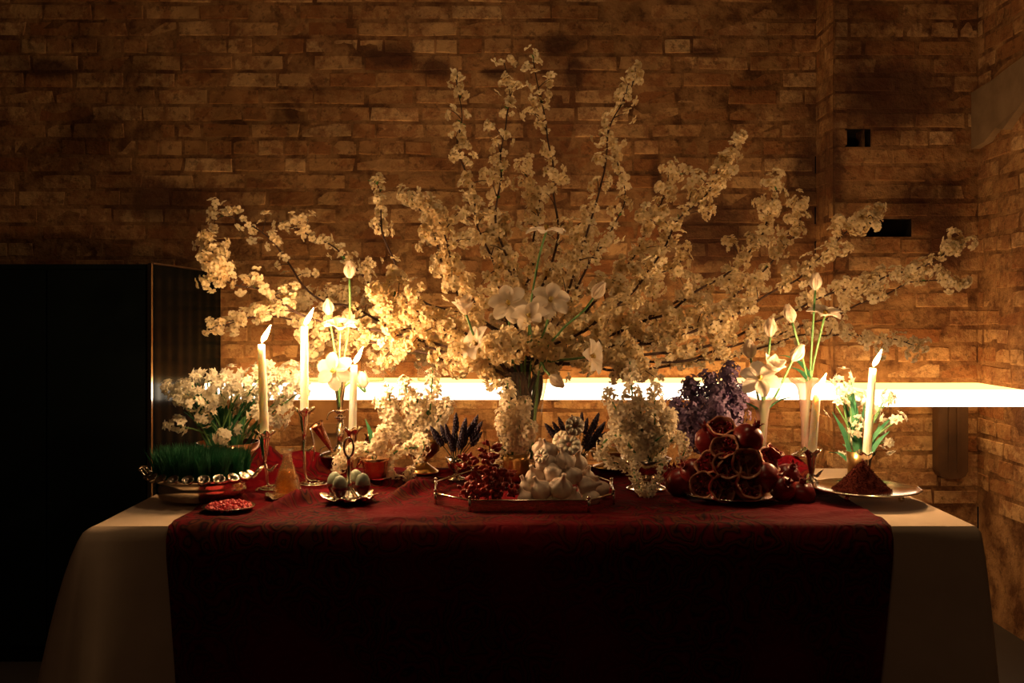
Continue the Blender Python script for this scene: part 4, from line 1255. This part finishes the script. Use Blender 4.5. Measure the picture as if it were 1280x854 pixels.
# ------------------------------------------------------------------ rose hip sprays
HIP = MB().lathe([(.0010, -.0075), (.0042, -.005), (.0058, 0), (.0048, .0045), (.0022, .0072), (.0026, .0090), (.0004, .0085)], 10).mesh('rose_hip', [M['berry']])
rg = random.Random(21)
for lb, root, tip, n in (('rose hip spray arching highest over the goblet foot', (610, 622), (612, 556), 26), ('rose hip spray leaning left before the lavender goblet', (600, 625), (582, 575), 22), ('rose hip spray spilling left to the tray corner', (600, 622), (574, 618), 18),
                         ('rose hip spray in the middle of the berry heap', (615, 626), (618, 585), 26), ('rose hip spray right, beside the garlic bulbs', (622, 624), (636, 592), 22), ('rose hip spray lying low along the tray front', (606, 628), (648, 620), 22), ('rose hip spray at the back of the berry heap', (615, 612), (600, 570), 20)):
    D = 2.30 + rg.uniform(-.04, .03)
    a = at(*root, D); a.z = TB + .008
    o = thing('rose_hip_spray', lb, 'berries', a, 'rose hip sprays on the tray')
    e = at(*tip, D + rg.uniform(-.01, .03)) - a
    e.z = max(e.z, .012)
    S = spline([Vector((0, 0, 0)), e * .5 + Vector((0, 0, .02)), e], 16)
    mb = MB().tube(S, .0014, 5)
    hips = []
    for k in range(n):
        p = S[min(15, int(2 + 14 * k / n))]
        d = Vector((rg.gauss(0, 1), rg.gauss(-.3, 1), rg.gauss(.1, .8))).normalized()
        c = p + d * rg.uniform(.008, .022)
        if c.z + a.z < TB + .007: c.z = TB + .007 - a.z
        mb.tube([p, c], .0007, 4)
        hips.append((c, d))
    mb.build('twig', M['berry_twig'], o)
    for c, d in hips:
        put('rose_hip', HIP, o, c, toward(d), rg.uniform(.85, 1.25))

# ------------------------------------------------------------------ garlic heap
def garlic_mesh(seed):
    rg = random.Random(seed)
    nl = rg.choice((7, 8, 9)); ph = rg.uniform(0, 6)
    prof = [(.004, -.0165), (.012, -.0175), (.0195, -.012), (.0245, -.002), (.0235, .006), (.0175, .013), (.0095, .0185), (.0052, .023), (.0040, .030), (.0045, .034), (.001, .034)]
    def mod(r, z, a):
        k = abs(math.sin(nl * (a + ph) / 2)) if -.018 < z < .022 else .9
        return r * (.90 + .12 * k), z
    return MB().lathe(prof, 36, mod=mod).mesh('garlic_bulb', [M['garlic']])


GAR = [garlic_mesh(i) for i in range(5)]
rg = random.Random(2)
gl = [  # px, py, D, radius scale, label
    (659, 611, 2.315, .95, 'garlic bulb at the left end of the heap, upper'), (657, 624, 2.285, .85, 'garlic bulb lowest at the left end of the heap'),
    (677, 613, 2.265, 1.05, 'tall ribbed garlic bulb in the front row, left'), (701, 610, 2.255, 1.12, 'roundest big garlic bulb in the middle front'),
    (715, 624, 2.262, .95, 'garlic bulb lowest in front, right of the roundest'), (733, 609, 2.30, 1.05, 'pinkish garlic bulb in the front row, right'), (738, 623, 2.285, .9, 'garlic bulb lowest at the right, behind gallery'),
    (750, 612, 2.335, .95, 'garlic bulb at the right end of the heap'), (690, 626, 2.272, .8, 'small garlic bulb peeking low between front bulbs'),
    (669, 597, 2.315, 1.0, 'garlic bulb in the second tier, left'), (691, 593, 2.295, 1.05, 'garlic bulb lying on its side in the second tier'), (715, 596, 2.30, 1.05, 'garlic bulb in the second tier, right'),
    (733, 598, 2.36, .95, 'garlic bulb at the back right of the second tier'), (683, 579, 2.315, 1.05, 'garlic bulb in the third tier, left'), (706, 577, 2.315, 1.08, 'big papery garlic bulb in the third tier, middle'),
    (722, 579, 2.335, .95, 'garlic bulb in the third tier, right'), (686, 564, 2.33, .9, 'garlic bulb with cloves bulging, upper left of the heap'), (676, 561, 2.36, .85, 'garlic bulb topmost on the left edge of heap'),
    (708, 592, 2.40, 1.1, 'garlic bulb inside the heap, hidden at the back'), (690, 575, 2.39, 1.05, 'garlic bulb at the back of the third tier'), (715, 561, 2.375, 1.0, 'garlic bulb supporting the cut heads at the back'), (670, 612, 2.38, 1.1, 'garlic bulb at the back left base'), (735, 612, 2.40, 1.1, 'garlic bulb at the back right base')]
for px, py, D, s_, lb in gl:
    o = put('garlic_bulb', rg.choice(GAR), None, at(px, py, D), (rg.uniform(-.5, .5), rg.uniform(-.6, .6), rg.uniform(0, 6)), s_ * 1.03)
    if 'on its side' in lb or 'pinkish' in lb: o.rotation_euler = (.4, 1.3, .5)
    if 'roundest' in lb: o.rotation_euler = (.5, .2, 0)
    tag(o, lb, 'garlic', 'garlic bulbs heaped on the mirror tray')


def cut_garlic(px, py, D, d, lb, s_=1.0):
    o = thing('cut_garlic', lb, 'garlic', at(px, py, D), 'cut garlic heads')
    q = toward(d)
    o.rotation_mode = 'QUATERNION'; o.rotation_quaternion = q; o.scale = (s_,) * 3
    def mod(r, z, a): return r * (.93 + .08 * abs(math.sin(4 * a))), z
    MB().lathe([(.004, -.0175), (.013, -.016), (.020, -.010), (.0235, -.002), (.0238, .0), (.0228, .0008), (.001, -.001)], 36, mod=mod).build('skin', M['garlic'], o)
    for k in range(8):
        a = k * PI / 4 + .2
        mb = MB()
        pr = [(.0145 * math.cos(a) + .0075 * math.cos(u) * math.cos(a) - .0045 * math.sin(u) * math.sin(a), .0145 * math.sin(a) + .0075 * math.cos(u) * math.sin(a) + .0045 * math.sin(u) * math.cos(a)) for u in [i * PI / 5 for i in range(10)]]
        mb.add([(x, y, -.0005) for x, y in pr] + [(x, y, .0022) for x, y in pr], [tuple(range(10, 20))] + [(i, (i + 1) % 10, (i + 1) % 10 + 10, i + 10) for i in range(10)])
        mb.build('clove', M['clove'], o)
    MB().lathe([(.0045, -.0005), (.0045, .0015), (.0008, .0018)], 8).build('core', M['pith'], o)


cut_garlic(718.5, 532.5, 2.335, (.15, -.95, .15), 'cut garlic head topmost on the heap, face to viewer', 1.0)
cut_garlic(711, 556, 2.322, (-.05, -.75, .65), 'cut garlic head below the topmost one', 1.22)
cut_garlic(700, 549, 2.345, (-.6, -.6, .5), 'cut garlic head tilted left near the top', .95)
cut_garlic(676, 570, 2.30, (-.5, -.7, .5), 'cut garlic head on the left flank of heap', .8)

# ------------------------------------------------------------------ pomegranates on their platter
pc = at(915, 627, 2.335)
pz = flat_surf(pc.x, pc.y, .085) + .0005
lathe_thing('silver_platter', 'round silver platter under the pomegranate heap', 'platter', (pc.x, pc.y, pz), [(.070, 0), (.072, .003), (.100, .011), (.112, .013), (.112, .0145), (.099, .0125), (.070, .0055), (.001, .005)], M['silver'], seg=48,
            mod=lambda r, z, a: (r * (1 + (.02 * math.cos(14 * a) if r > .105 else 0)), z))
POME = []
for s_ in range(3):
    r2 = random.Random(s_ + 40); ph = r2.uniform(0, 6)
    mod = lambda r, z, a: (r * (1 + .035 * math.cos(5 * a + ph)), z)
    POME.append(MB().lathe([(.003, -.0355), (.016, -.034), (.029, -.024), (.0365, -.006), (.0370, .006), (.031, .021), (.021, .030), (.011, .034), (.001, .0345)], 32, mod=mod).mesh('fruit', [M['pome']]))
CALYX = MB()
CALYX.lathe([(.0115, .031), (.0085, .038), (.0095, .045), (.0075, .045), (.006, .038), (.001, .035)], 12)
for k in range(6):
    CALYX.petal(.013, [.0046, .0036, .0004], 1.25, .7, .2, .0085, k * PI / 3, 0, 2, .042)
CALYX = CALYX.mesh('calyx', [M['pome']])


def pomegranate(px, py, D, d, lb, s_=1.0):
    o = thing('pomegranate', lb, 'pomegranate', at(px, py, D), 'whole pomegranates')
    o.rotation_mode = 'QUATERNION'; o.rotation_quaternion = toward(d, random.uniform(0, 6)); o.scale = (s_,) * 3
    put('fruit', random.choice(POME), o); put('calyx', CALYX, o)


def cut_pome(px, py, D, d, lb, s_=1.0, fill=.6):
    """half a pomegranate, broken face toward d: rind, pith rim, membranes and seeds"""
    o = thing('pomegranate_half', lb, 'pomegranate', at(px, py, D), 'broken pomegranates')
    o.rotation_mode = 'QUATERNION'; o.rotation_quaternion = toward(d, random.uniform(0, 6)); o.scale = (s_,) * 3
    ph = random.uniform(0, 6)
    rag = lambda r, z, a: (r * (1 + .03 * math.cos(5 * a + ph)), z + (.0035 * math.sin(3 * a + ph) + .002 * math.sin(7 * a) if z > -.006 else 0))
    MB().lathe([(.003, -.0355), (.016, -.034), (.029, -.024), (.0365, -.006), (.0372, 0)], 32, mod=rag, cap1=False).build('rind', M['pome'], o)
    MB().lathe([(.0374, 0), (.0325, .0012), (.0318, -.006), (.027, -.022), (.014, -.030), (.001, -.032)], 32, mod=rag, cap0=False).build('pith', M['pith'], o)
    mb = MB()
    for k in range(int(110 * fill)):
        r_ = .030 * math.sqrt(random.random()); a = random.uniform(0, 6.3)
        z = -.024 * math.sqrt(max(0, 1 - (r_ / .033) ** 2)) * random.uniform(.25, 1.0)
        mb.ball((r_ * math.cos(a), r_ * math.sin(a), z), (.0036, .0034, .0046), 6, 4)
    q = mb.build('seeds', M['aril'], o); q['kind'] = 'stuff'
    for k in range(3):
        a = ph + k * 2 * PI / 3
        MB().grid(lambda u_, v_: (u_ * .033 * math.cos(a), u_ * .033 * math.sin(a), -.026 * math.sqrt(max(0, 1 - (u_ * .95) ** 2)) * (1 - v_) - .002 * v_), 6, 2).build('membrane', M['pith'], o)


pomegranate(935, 549, 2.33, (.5, -.1, .85), 'big whole pomegranate topmost at the right of heap', 1.0)
cut_pome(902, 532, 2.36, (-.05, -.5, .85), 'broken pomegranate crowning the heap with seeds showing', .95, 1.0)
pomegranate(886, 551, 2.38, (-.3, -.3, .9), 'dark whole pomegranate just below the crowning one', .92)
cut_pome(905, 558, 2.31, (-.35, -.6, .55), 'broken pomegranate dark and hollow left of the big one', .9, .5)
cut_pome(934, 579, 2.28, (.1, -.9, .4), 'empty pomegranate half below the big whole one', 1.0, .15)
cut_pome(909, 582, 2.28, (.1, -.75, .6), 'broken pomegranate with pale pith in the middle tier', .95, .8)
cut_pome(886, 577, 2.31, (-.5, -.5, .8), 'broken pomegranate at the left of the middle tier', 1.0, .9)
pomegranate(866, 590, 2.36, (-.6, -.4, .4), 'whole pomegranate at the left edge of the heap', .85)
cut_pome(962, 575, 2.33, (.6, -.6, .5), 'broken pomegranate wedge at the right of the middle tier', .9, .9)
cut_pome(970, 562, 2.36, (.5, -.2, .85), 'small broken piece highest at the right edge', .62, 1.0)
pomegranate(956, 597, 2.30, (.9, -.3, .1), 'whole pomegranate behind the glossy one, right side', .95)
cut_pome(878, 606, 2.275, (-.45, -.8, .2), 'ring cut pomegranate half lowest at the left', .85, .25)
cut_pome(904, 611, 2.255, (.35, -.85, .3), 'pomegranate half lowest in the middle with pale rim', .9, .5)
cut_pome(937, 607, 2.26, (.45, -.7, .6), 'pomegranate half lowest right, gaping open', .95, .5)
pomegranate(919, 604, 2.36, (0, .3, .9), 'whole pomegranate hidden at the core of heap', 1.1)
pomegranate(900, 580, 2.40, (0, .4, .9), 'whole pomegranate at the back of the heap', 1.05)
pomegranate(940, 590, 2.41, (.2, .4, .9), 'whole pomegranate at the back right of heap', 1.05)
pz1 = at(978, 611, 2.27)
pomegranate(978, 611, 2.285, (.15, -.85, .5), 'glossy whole pomegranate, crown hole facing the viewer', .80)
pomegranate(1001, 619, 2.31, (.1, -.2, 1), 'whole pomegranate on the cloth beside sumac plate', .88)
pomegranate(984, 596, 2.40, (.3, -.5, .8), 'whole pomegranate behind the two loose ones', .85)
pomegranate(849, 603, 2.38, (-.3, .5, .8), 'lone pomegranate on the cloth left of platter', .92)

# ------------------------------------------------------------------ plate with sumac
sc_ = at(1082, 628, 2.335)
sz = flat_surf(sc_.x, sc_.y, .10) + .001
t = thing('silver_plate', 'oval silver plate on small ball feet under sumac', 'plate', (sc_.x, sc_.y, sz))
ov = lambda r, z, a: (r * (1 + (.012 * math.cos(16 * a) if r > .115 else 0)), z)
MB().lathe([(.080, .013), (.085, .015), (.112, .020), (.122, .023), (.124, .025), (.121, .0262), (.110, .0235), (.084, .0195), (.001, .0185)], 56, mod=ov).build('dish', M['silver'], t)
for a in (.6, 2.2, 3.9, 5.5):
    MB().ball((.085 * math.cos(a), .085 * math.sin(a), .008), .0078, 10, 6).build('ball_foot', M['silver'], t)
t = thing('sumac_heap', 'cone of dark red sumac heaped on the silver plate', 'spice', (sc_.x - .008, sc_.y, sz + .0190))
R_, H_ = .068, .070
mb = MB()
def cone(u_, v_):
    a = v_ * 2 * PI
    n_ = noise.noise((math.cos(a) * 2.2 * u_ * 3, math.sin(a) * 2.2 * u_ * 3, 7))
    r = R_ * u_ * (1 + .10 * noise.noise((math.cos(a) * 1.4, math.sin(a) * 1.4, 2)))
    return (r * math.cos(a), r * math.sin(a), H_ * (1 - u_) ** 1.08 * (1 if u_ > .08 else .97) + .0022 * n_ * (u_ < 1))
mb.grid(cone, 26, 64)
mb.build('cone', M['sumac'], t)
mb = MB(); rg = random.Random(9)
for k in range(2600):
    u_ = math.sqrt(rg.random()) * 1.03; v_ = rg.random()
    p = Vector(cone(min(u_, 1), v_)); s_ = rg.uniform(.0006, .0015)
    if u_ > 1: p = Vector((p.x * u_, p.y * u_, .0008))
    q = [p + Vector((rg.gauss(0, 1), rg.gauss(0, 1), rg.gauss(0, 1))) * s_ for _ in range(4)]
    mb.add(q, [(0, 1, 2), (0, 2, 3), (0, 3, 1), (1, 3, 2)])
o = mb.build('grains', M['sumac'], t, False); o['kind'] = 'stuff'

# ------------------------------------------------------------------ egg stand with eggs
ec = at(436, 632, 2.29); ez = flat_surf(ec.x, ec.y, .05) + .001
t = thing('silver_egg_stand', 'ornate silver egg stand with loop handle and four ruby cups', 'egg stand', (ec.x, ec.y, ez))
def scal(r, z, a):
    k = max(0, (r - .03) / .03)
    return r * (1 + .10 * k * math.cos(8 * a)), z + .0045 * k * math.cos(8 * a + .6)
MB().lathe([(.040, 0), (.044, .002), (.052, .008), (.062, .014), (.060, .0155), (.048, .010), (.030, .009), (.018, .014), (.010, .026), (.001, .026)], 64, mod=scal).build('base', M['silver_rough'], t)
for k in range(8):
    a = k * PI / 4 + .1
    MB().ball((.050 * math.cos(a), .050 * math.sin(a), .011), (.0095, .0095, .006), 10, 6).build('boss', M['silver_rough'], t)
MB().lathe([(.0075, .0265), (.006, .036), (.009, .044), (.0045, .052), (.0042, .095), (.006, .100), (.003, .106), (.001, .106)], 16).build('stem', M['silver'], t)
lp = [(.0015 if False else x, 0, z) for x, z in [(.011 * math.sin(q), .124 - .022 * math.cos(q)) for q in [i * 2 * PI / 24 for i in range(24)]]]
MB().tube(lp, .0028, 7, closed=True).build('loop_handle', M['silver'], t)
EGG = MB().lathe([(.0008, -.0185), (.008, -.0168), (.0138, -.010), (.0155, -.002), (.0146, .007), (.0112, .0145), (.006, .0195), (.0008, .0212)], 24).mesh('egg', [M['egg']])
for px, py, D, lb in ((418, 602, 2.325, 'pale green egg in the back left ruby cup'), (425, 607, 2.265, 'pale green egg in the front left ruby cup'), (445, 599, 2.325, 'pale green egg in the back right ruby cup'), (453.5, 604, 2.270, 'pale green egg in the front right ruby cup')):
    p = at(px, py, D)
    o = put('egg', EGG, None, p, (random.uniform(-.08, .08), random.uniform(-.1, .1), 0), 1.08)
    tag(o, lb, 'egg', 'eggs in the egg stand')
    c = p - Vector((ec.x, ec.y, ez))
    MB().lathe([(.004, c.z - .030), (.011, c.z - .024), (.0165, c.z - .012), (.0180, c.z - .003), (.0172, c.z - .003), (.0155, c.z - .013), (.001, c.z - .0205)], 20, M=Matrix.Translation((c.x, c.y, 0))).build('egg_cup', M['ruby'], t)
    MB().tube([(c.x * .25, c.y * .25, .030), (c.x * .7, c.y * .7, c.z - .034), (c.x, c.y, c.z - .029)], .0022, 6).build('branch', M['silver'], t)

# ------------------------------------------------------------------ cut glass decanter on a gilt saucer
dc = at(359, 627, 2.335); dz = flat_surf(dc.x, dc.y, .03) + .001
lathe_thing('gilt_saucer', 'crinkled gilt saucer under the cut glass decanter', 'saucer', (dc.x, dc.y, dz), [(.034, 0), (.036, .002), (.052, .007), (.050, .0082), (.034, .0042), (.001, .004)], M['silver_rough'], seg=48, mod=lambda r, z, a: (r * (1 + (.06 * math.sin(9 * a) if r > .045 else 0)), z + (.003 * math.sin(7 * a) if r > .045 else 0)))
facet = lambda r, z, a: (r * (1 + (.035 * (1 if (int(a / (2 * PI) * 24 + .5) + int(z * 260)) % 2 else -1) if .012 < z < .062 else 0)), z)
t = thing('glass_decanter', 'small cut glass decanter half full of amber liquid', 'decanter', (dc.x, dc.y, dz + .0050))
MB().lathe([(.030, 0), (.0325, .004), (.0325, .012), (.031, .019), (.029, .026), (.027, .034), (.025, .042), (.0225, .050), (.020, .058), (.0165, .068), (.0125, .080), (.0105, .092), (.0112, .100), (.0150, .106), (.0155, .109), (.013, .110), (.0085, .100), (.008, .092), (.0095, .082), (.014, .068), (.018, .056), (.0235, .038), (.0275, .014), (.001, .008)], 24, mod=facet).build('bottle', M['cut_glass'], t, False)
MB().lathe([(.0272, .0090), (.0268, .014), (.0230, .038), (.0165, .060), (.001, .060)], 20).build('amber_liquid', M['amber'], t)

# ------------------------------------------------------------------ pink crystal dishes
def salt_dish(c, r, n, label, lb2, seed):
    z = flat_surf(c.x, c.y, r * .6) + .001
    o = MB().lathe([(r * .6, 0), (r * .64, .002), (r * .95, .007), (r, .009), (r * .96, .0098), (r * .62, .004), (.001, .0038)], 40).build('small_dish', M['silver'], None, loc=(c.x, c.y, z))
    tag(o, label, 'dish')
    rg = random.Random(seed); mb = MB()
    for k in range(n):
        q = r * .82 * math.sqrt(rg.random()); a = rg.uniform(0, 6.3)
        s_ = rg.uniform(.0028, .0058)
        top = .009 + .010 * (1 - (q / (r * .85)) ** 2)
        p = Vector((q * math.cos(a), q * math.sin(a), rg.uniform(.006, top)))
        T = Matrix.Translation(p) @ Matrix.Rotation(rg.uniform(0, 6), 4, Vector((rg.gauss(0, 1), rg.gauss(0, 1), 1)).normalized()) @ Matrix.Diagonal((s_ * rg.uniform(.7, 1.3), s_, s_ * rg.uniform(.6, 1), 1))
        mb.lathe([(.5, -.8), (1, -.1), (.75, .6), (.1, .85)], 5, 0, T)
    o = mb.build('rose_crystals', M['salt'], None, False, loc=(c.x, c.y, z))
    tag(o, lb2, 'spice', None, 'stuff')


salt_dish(at(286, 639, 2.195), .058, 330, 'larger shallow silver dish of pink crystals before wheatgrass bowl', 'pink crystals heaped in the larger front dish', 1)

# ------------------------------------------------------------------ silver bowl of wheatgrass
wc = at(252, 628, 2.335); wz = flat_surf(wc.x, wc.y, .10) + .001
t = thing('silver_bowl', 'wide polished silver bowl with ruffled rim and lifted handles', 'bowl', (wc.x, wc.y, wz))
RB = .118
def ruf(r, z, a):
    k = 1 if z > .052 else 0
    return r * (1 + k * .03 * math.cos(18 * a)), z + k * .004 * math.cos(18 * a)
ell = Matrix.Diagonal((.95, .80, .84, 1))
MB().lathe([(.094, 0), (.100, .004), (.108, .018), (.110, .034), (.106, .046), (.110, .0515), (RB, .062), (RB - .003, .0625), (.104, .050), (.102, .034), (.095, .014), (.001, .010)], 90, mod=ruf, M=ell).build('body', M['silver'], t)
for s_ in (-1, 1):
    mb = MB()
    P = spline([(s_ * .100, 0, .042), (s_ * .114, 0, .046), (s_ * .128, 0, .056), (s_ * .138, 0, .068)], 10)
    for yy in (-.03, 0, .03):
        mb.tube([p + Vector((0, yy * (1 - i * .05), 0)) for i, p in enumerate(P)], .0032, 6)
    mb.tube([P[-1] + Vector((0, -.022, 0)), P[-1] + Vector((s_ * .004, 0, .003)), P[-1] + Vector((0, .022, 0))], .004, 6)
    mb.build('handle', M['silver'], t)
for k in range(11):
    a = PI + .12 + k * (PI - .24) / 10
    x, y = RB * math.cos(a) * .98, .81 * RB * math.sin(a)
    MB().lathe([(.002, -.006), (.010, 0), (.014, .010), (.0125, .0105), (.006, .003), (.001, .002)], 14, M=Matrix.Translation((x, y, .051)) @ toward((math.cos(a) * .5, math.sin(a) * .6, .8)).to_matrix().to_4x4()).build('rim_shell', M['silver_rough'], t)
o = MB().lathe([(.100, .040), (.101, .054), (.001, .057)], 40, M=ell).build('seed_bed', M['soil'], None, loc=(wc.x, wc.y, wz))
tag(o, 'brown bed of sprouted wheat seeds inside the silver bowl', 'seeds')
mb = MB(); rg = random.Random(31)
for k in range(4200):
    a = rg.uniform(0, 6.3); q = .107 * math.sqrt(rg.random())
    x, y = q * math.cos(a), .82 * q * math.sin(a)
    h = rg.uniform(.056, .082); ln = Vector((rg.gauss(0, .010) + x * .06, rg.gauss(0, .010), 0))
    wv = Vector((math.cos(a * 7), math.sin(a * 7), 0)) * rg.uniform(.0008, .0014)
    p = Vector((x, y, .045))
    m1, m2 = p + ln * .35 + Vector((0, 0, h * .55)), p + ln + Vector((0, 0, h))
    mb.add([p - wv, p + wv, m1 + wv * .9, m1 - wv * .9, m2], [(0, 1, 2, 3), (3, 2, 4)])
o = mb.build('wheatgrass', M['grass'], None, True, loc=(wc.x, wc.y, wz))
tag(o, 'dense dark green wheatgrass growing from the silver bowl', 'grass', None, 'stuff')
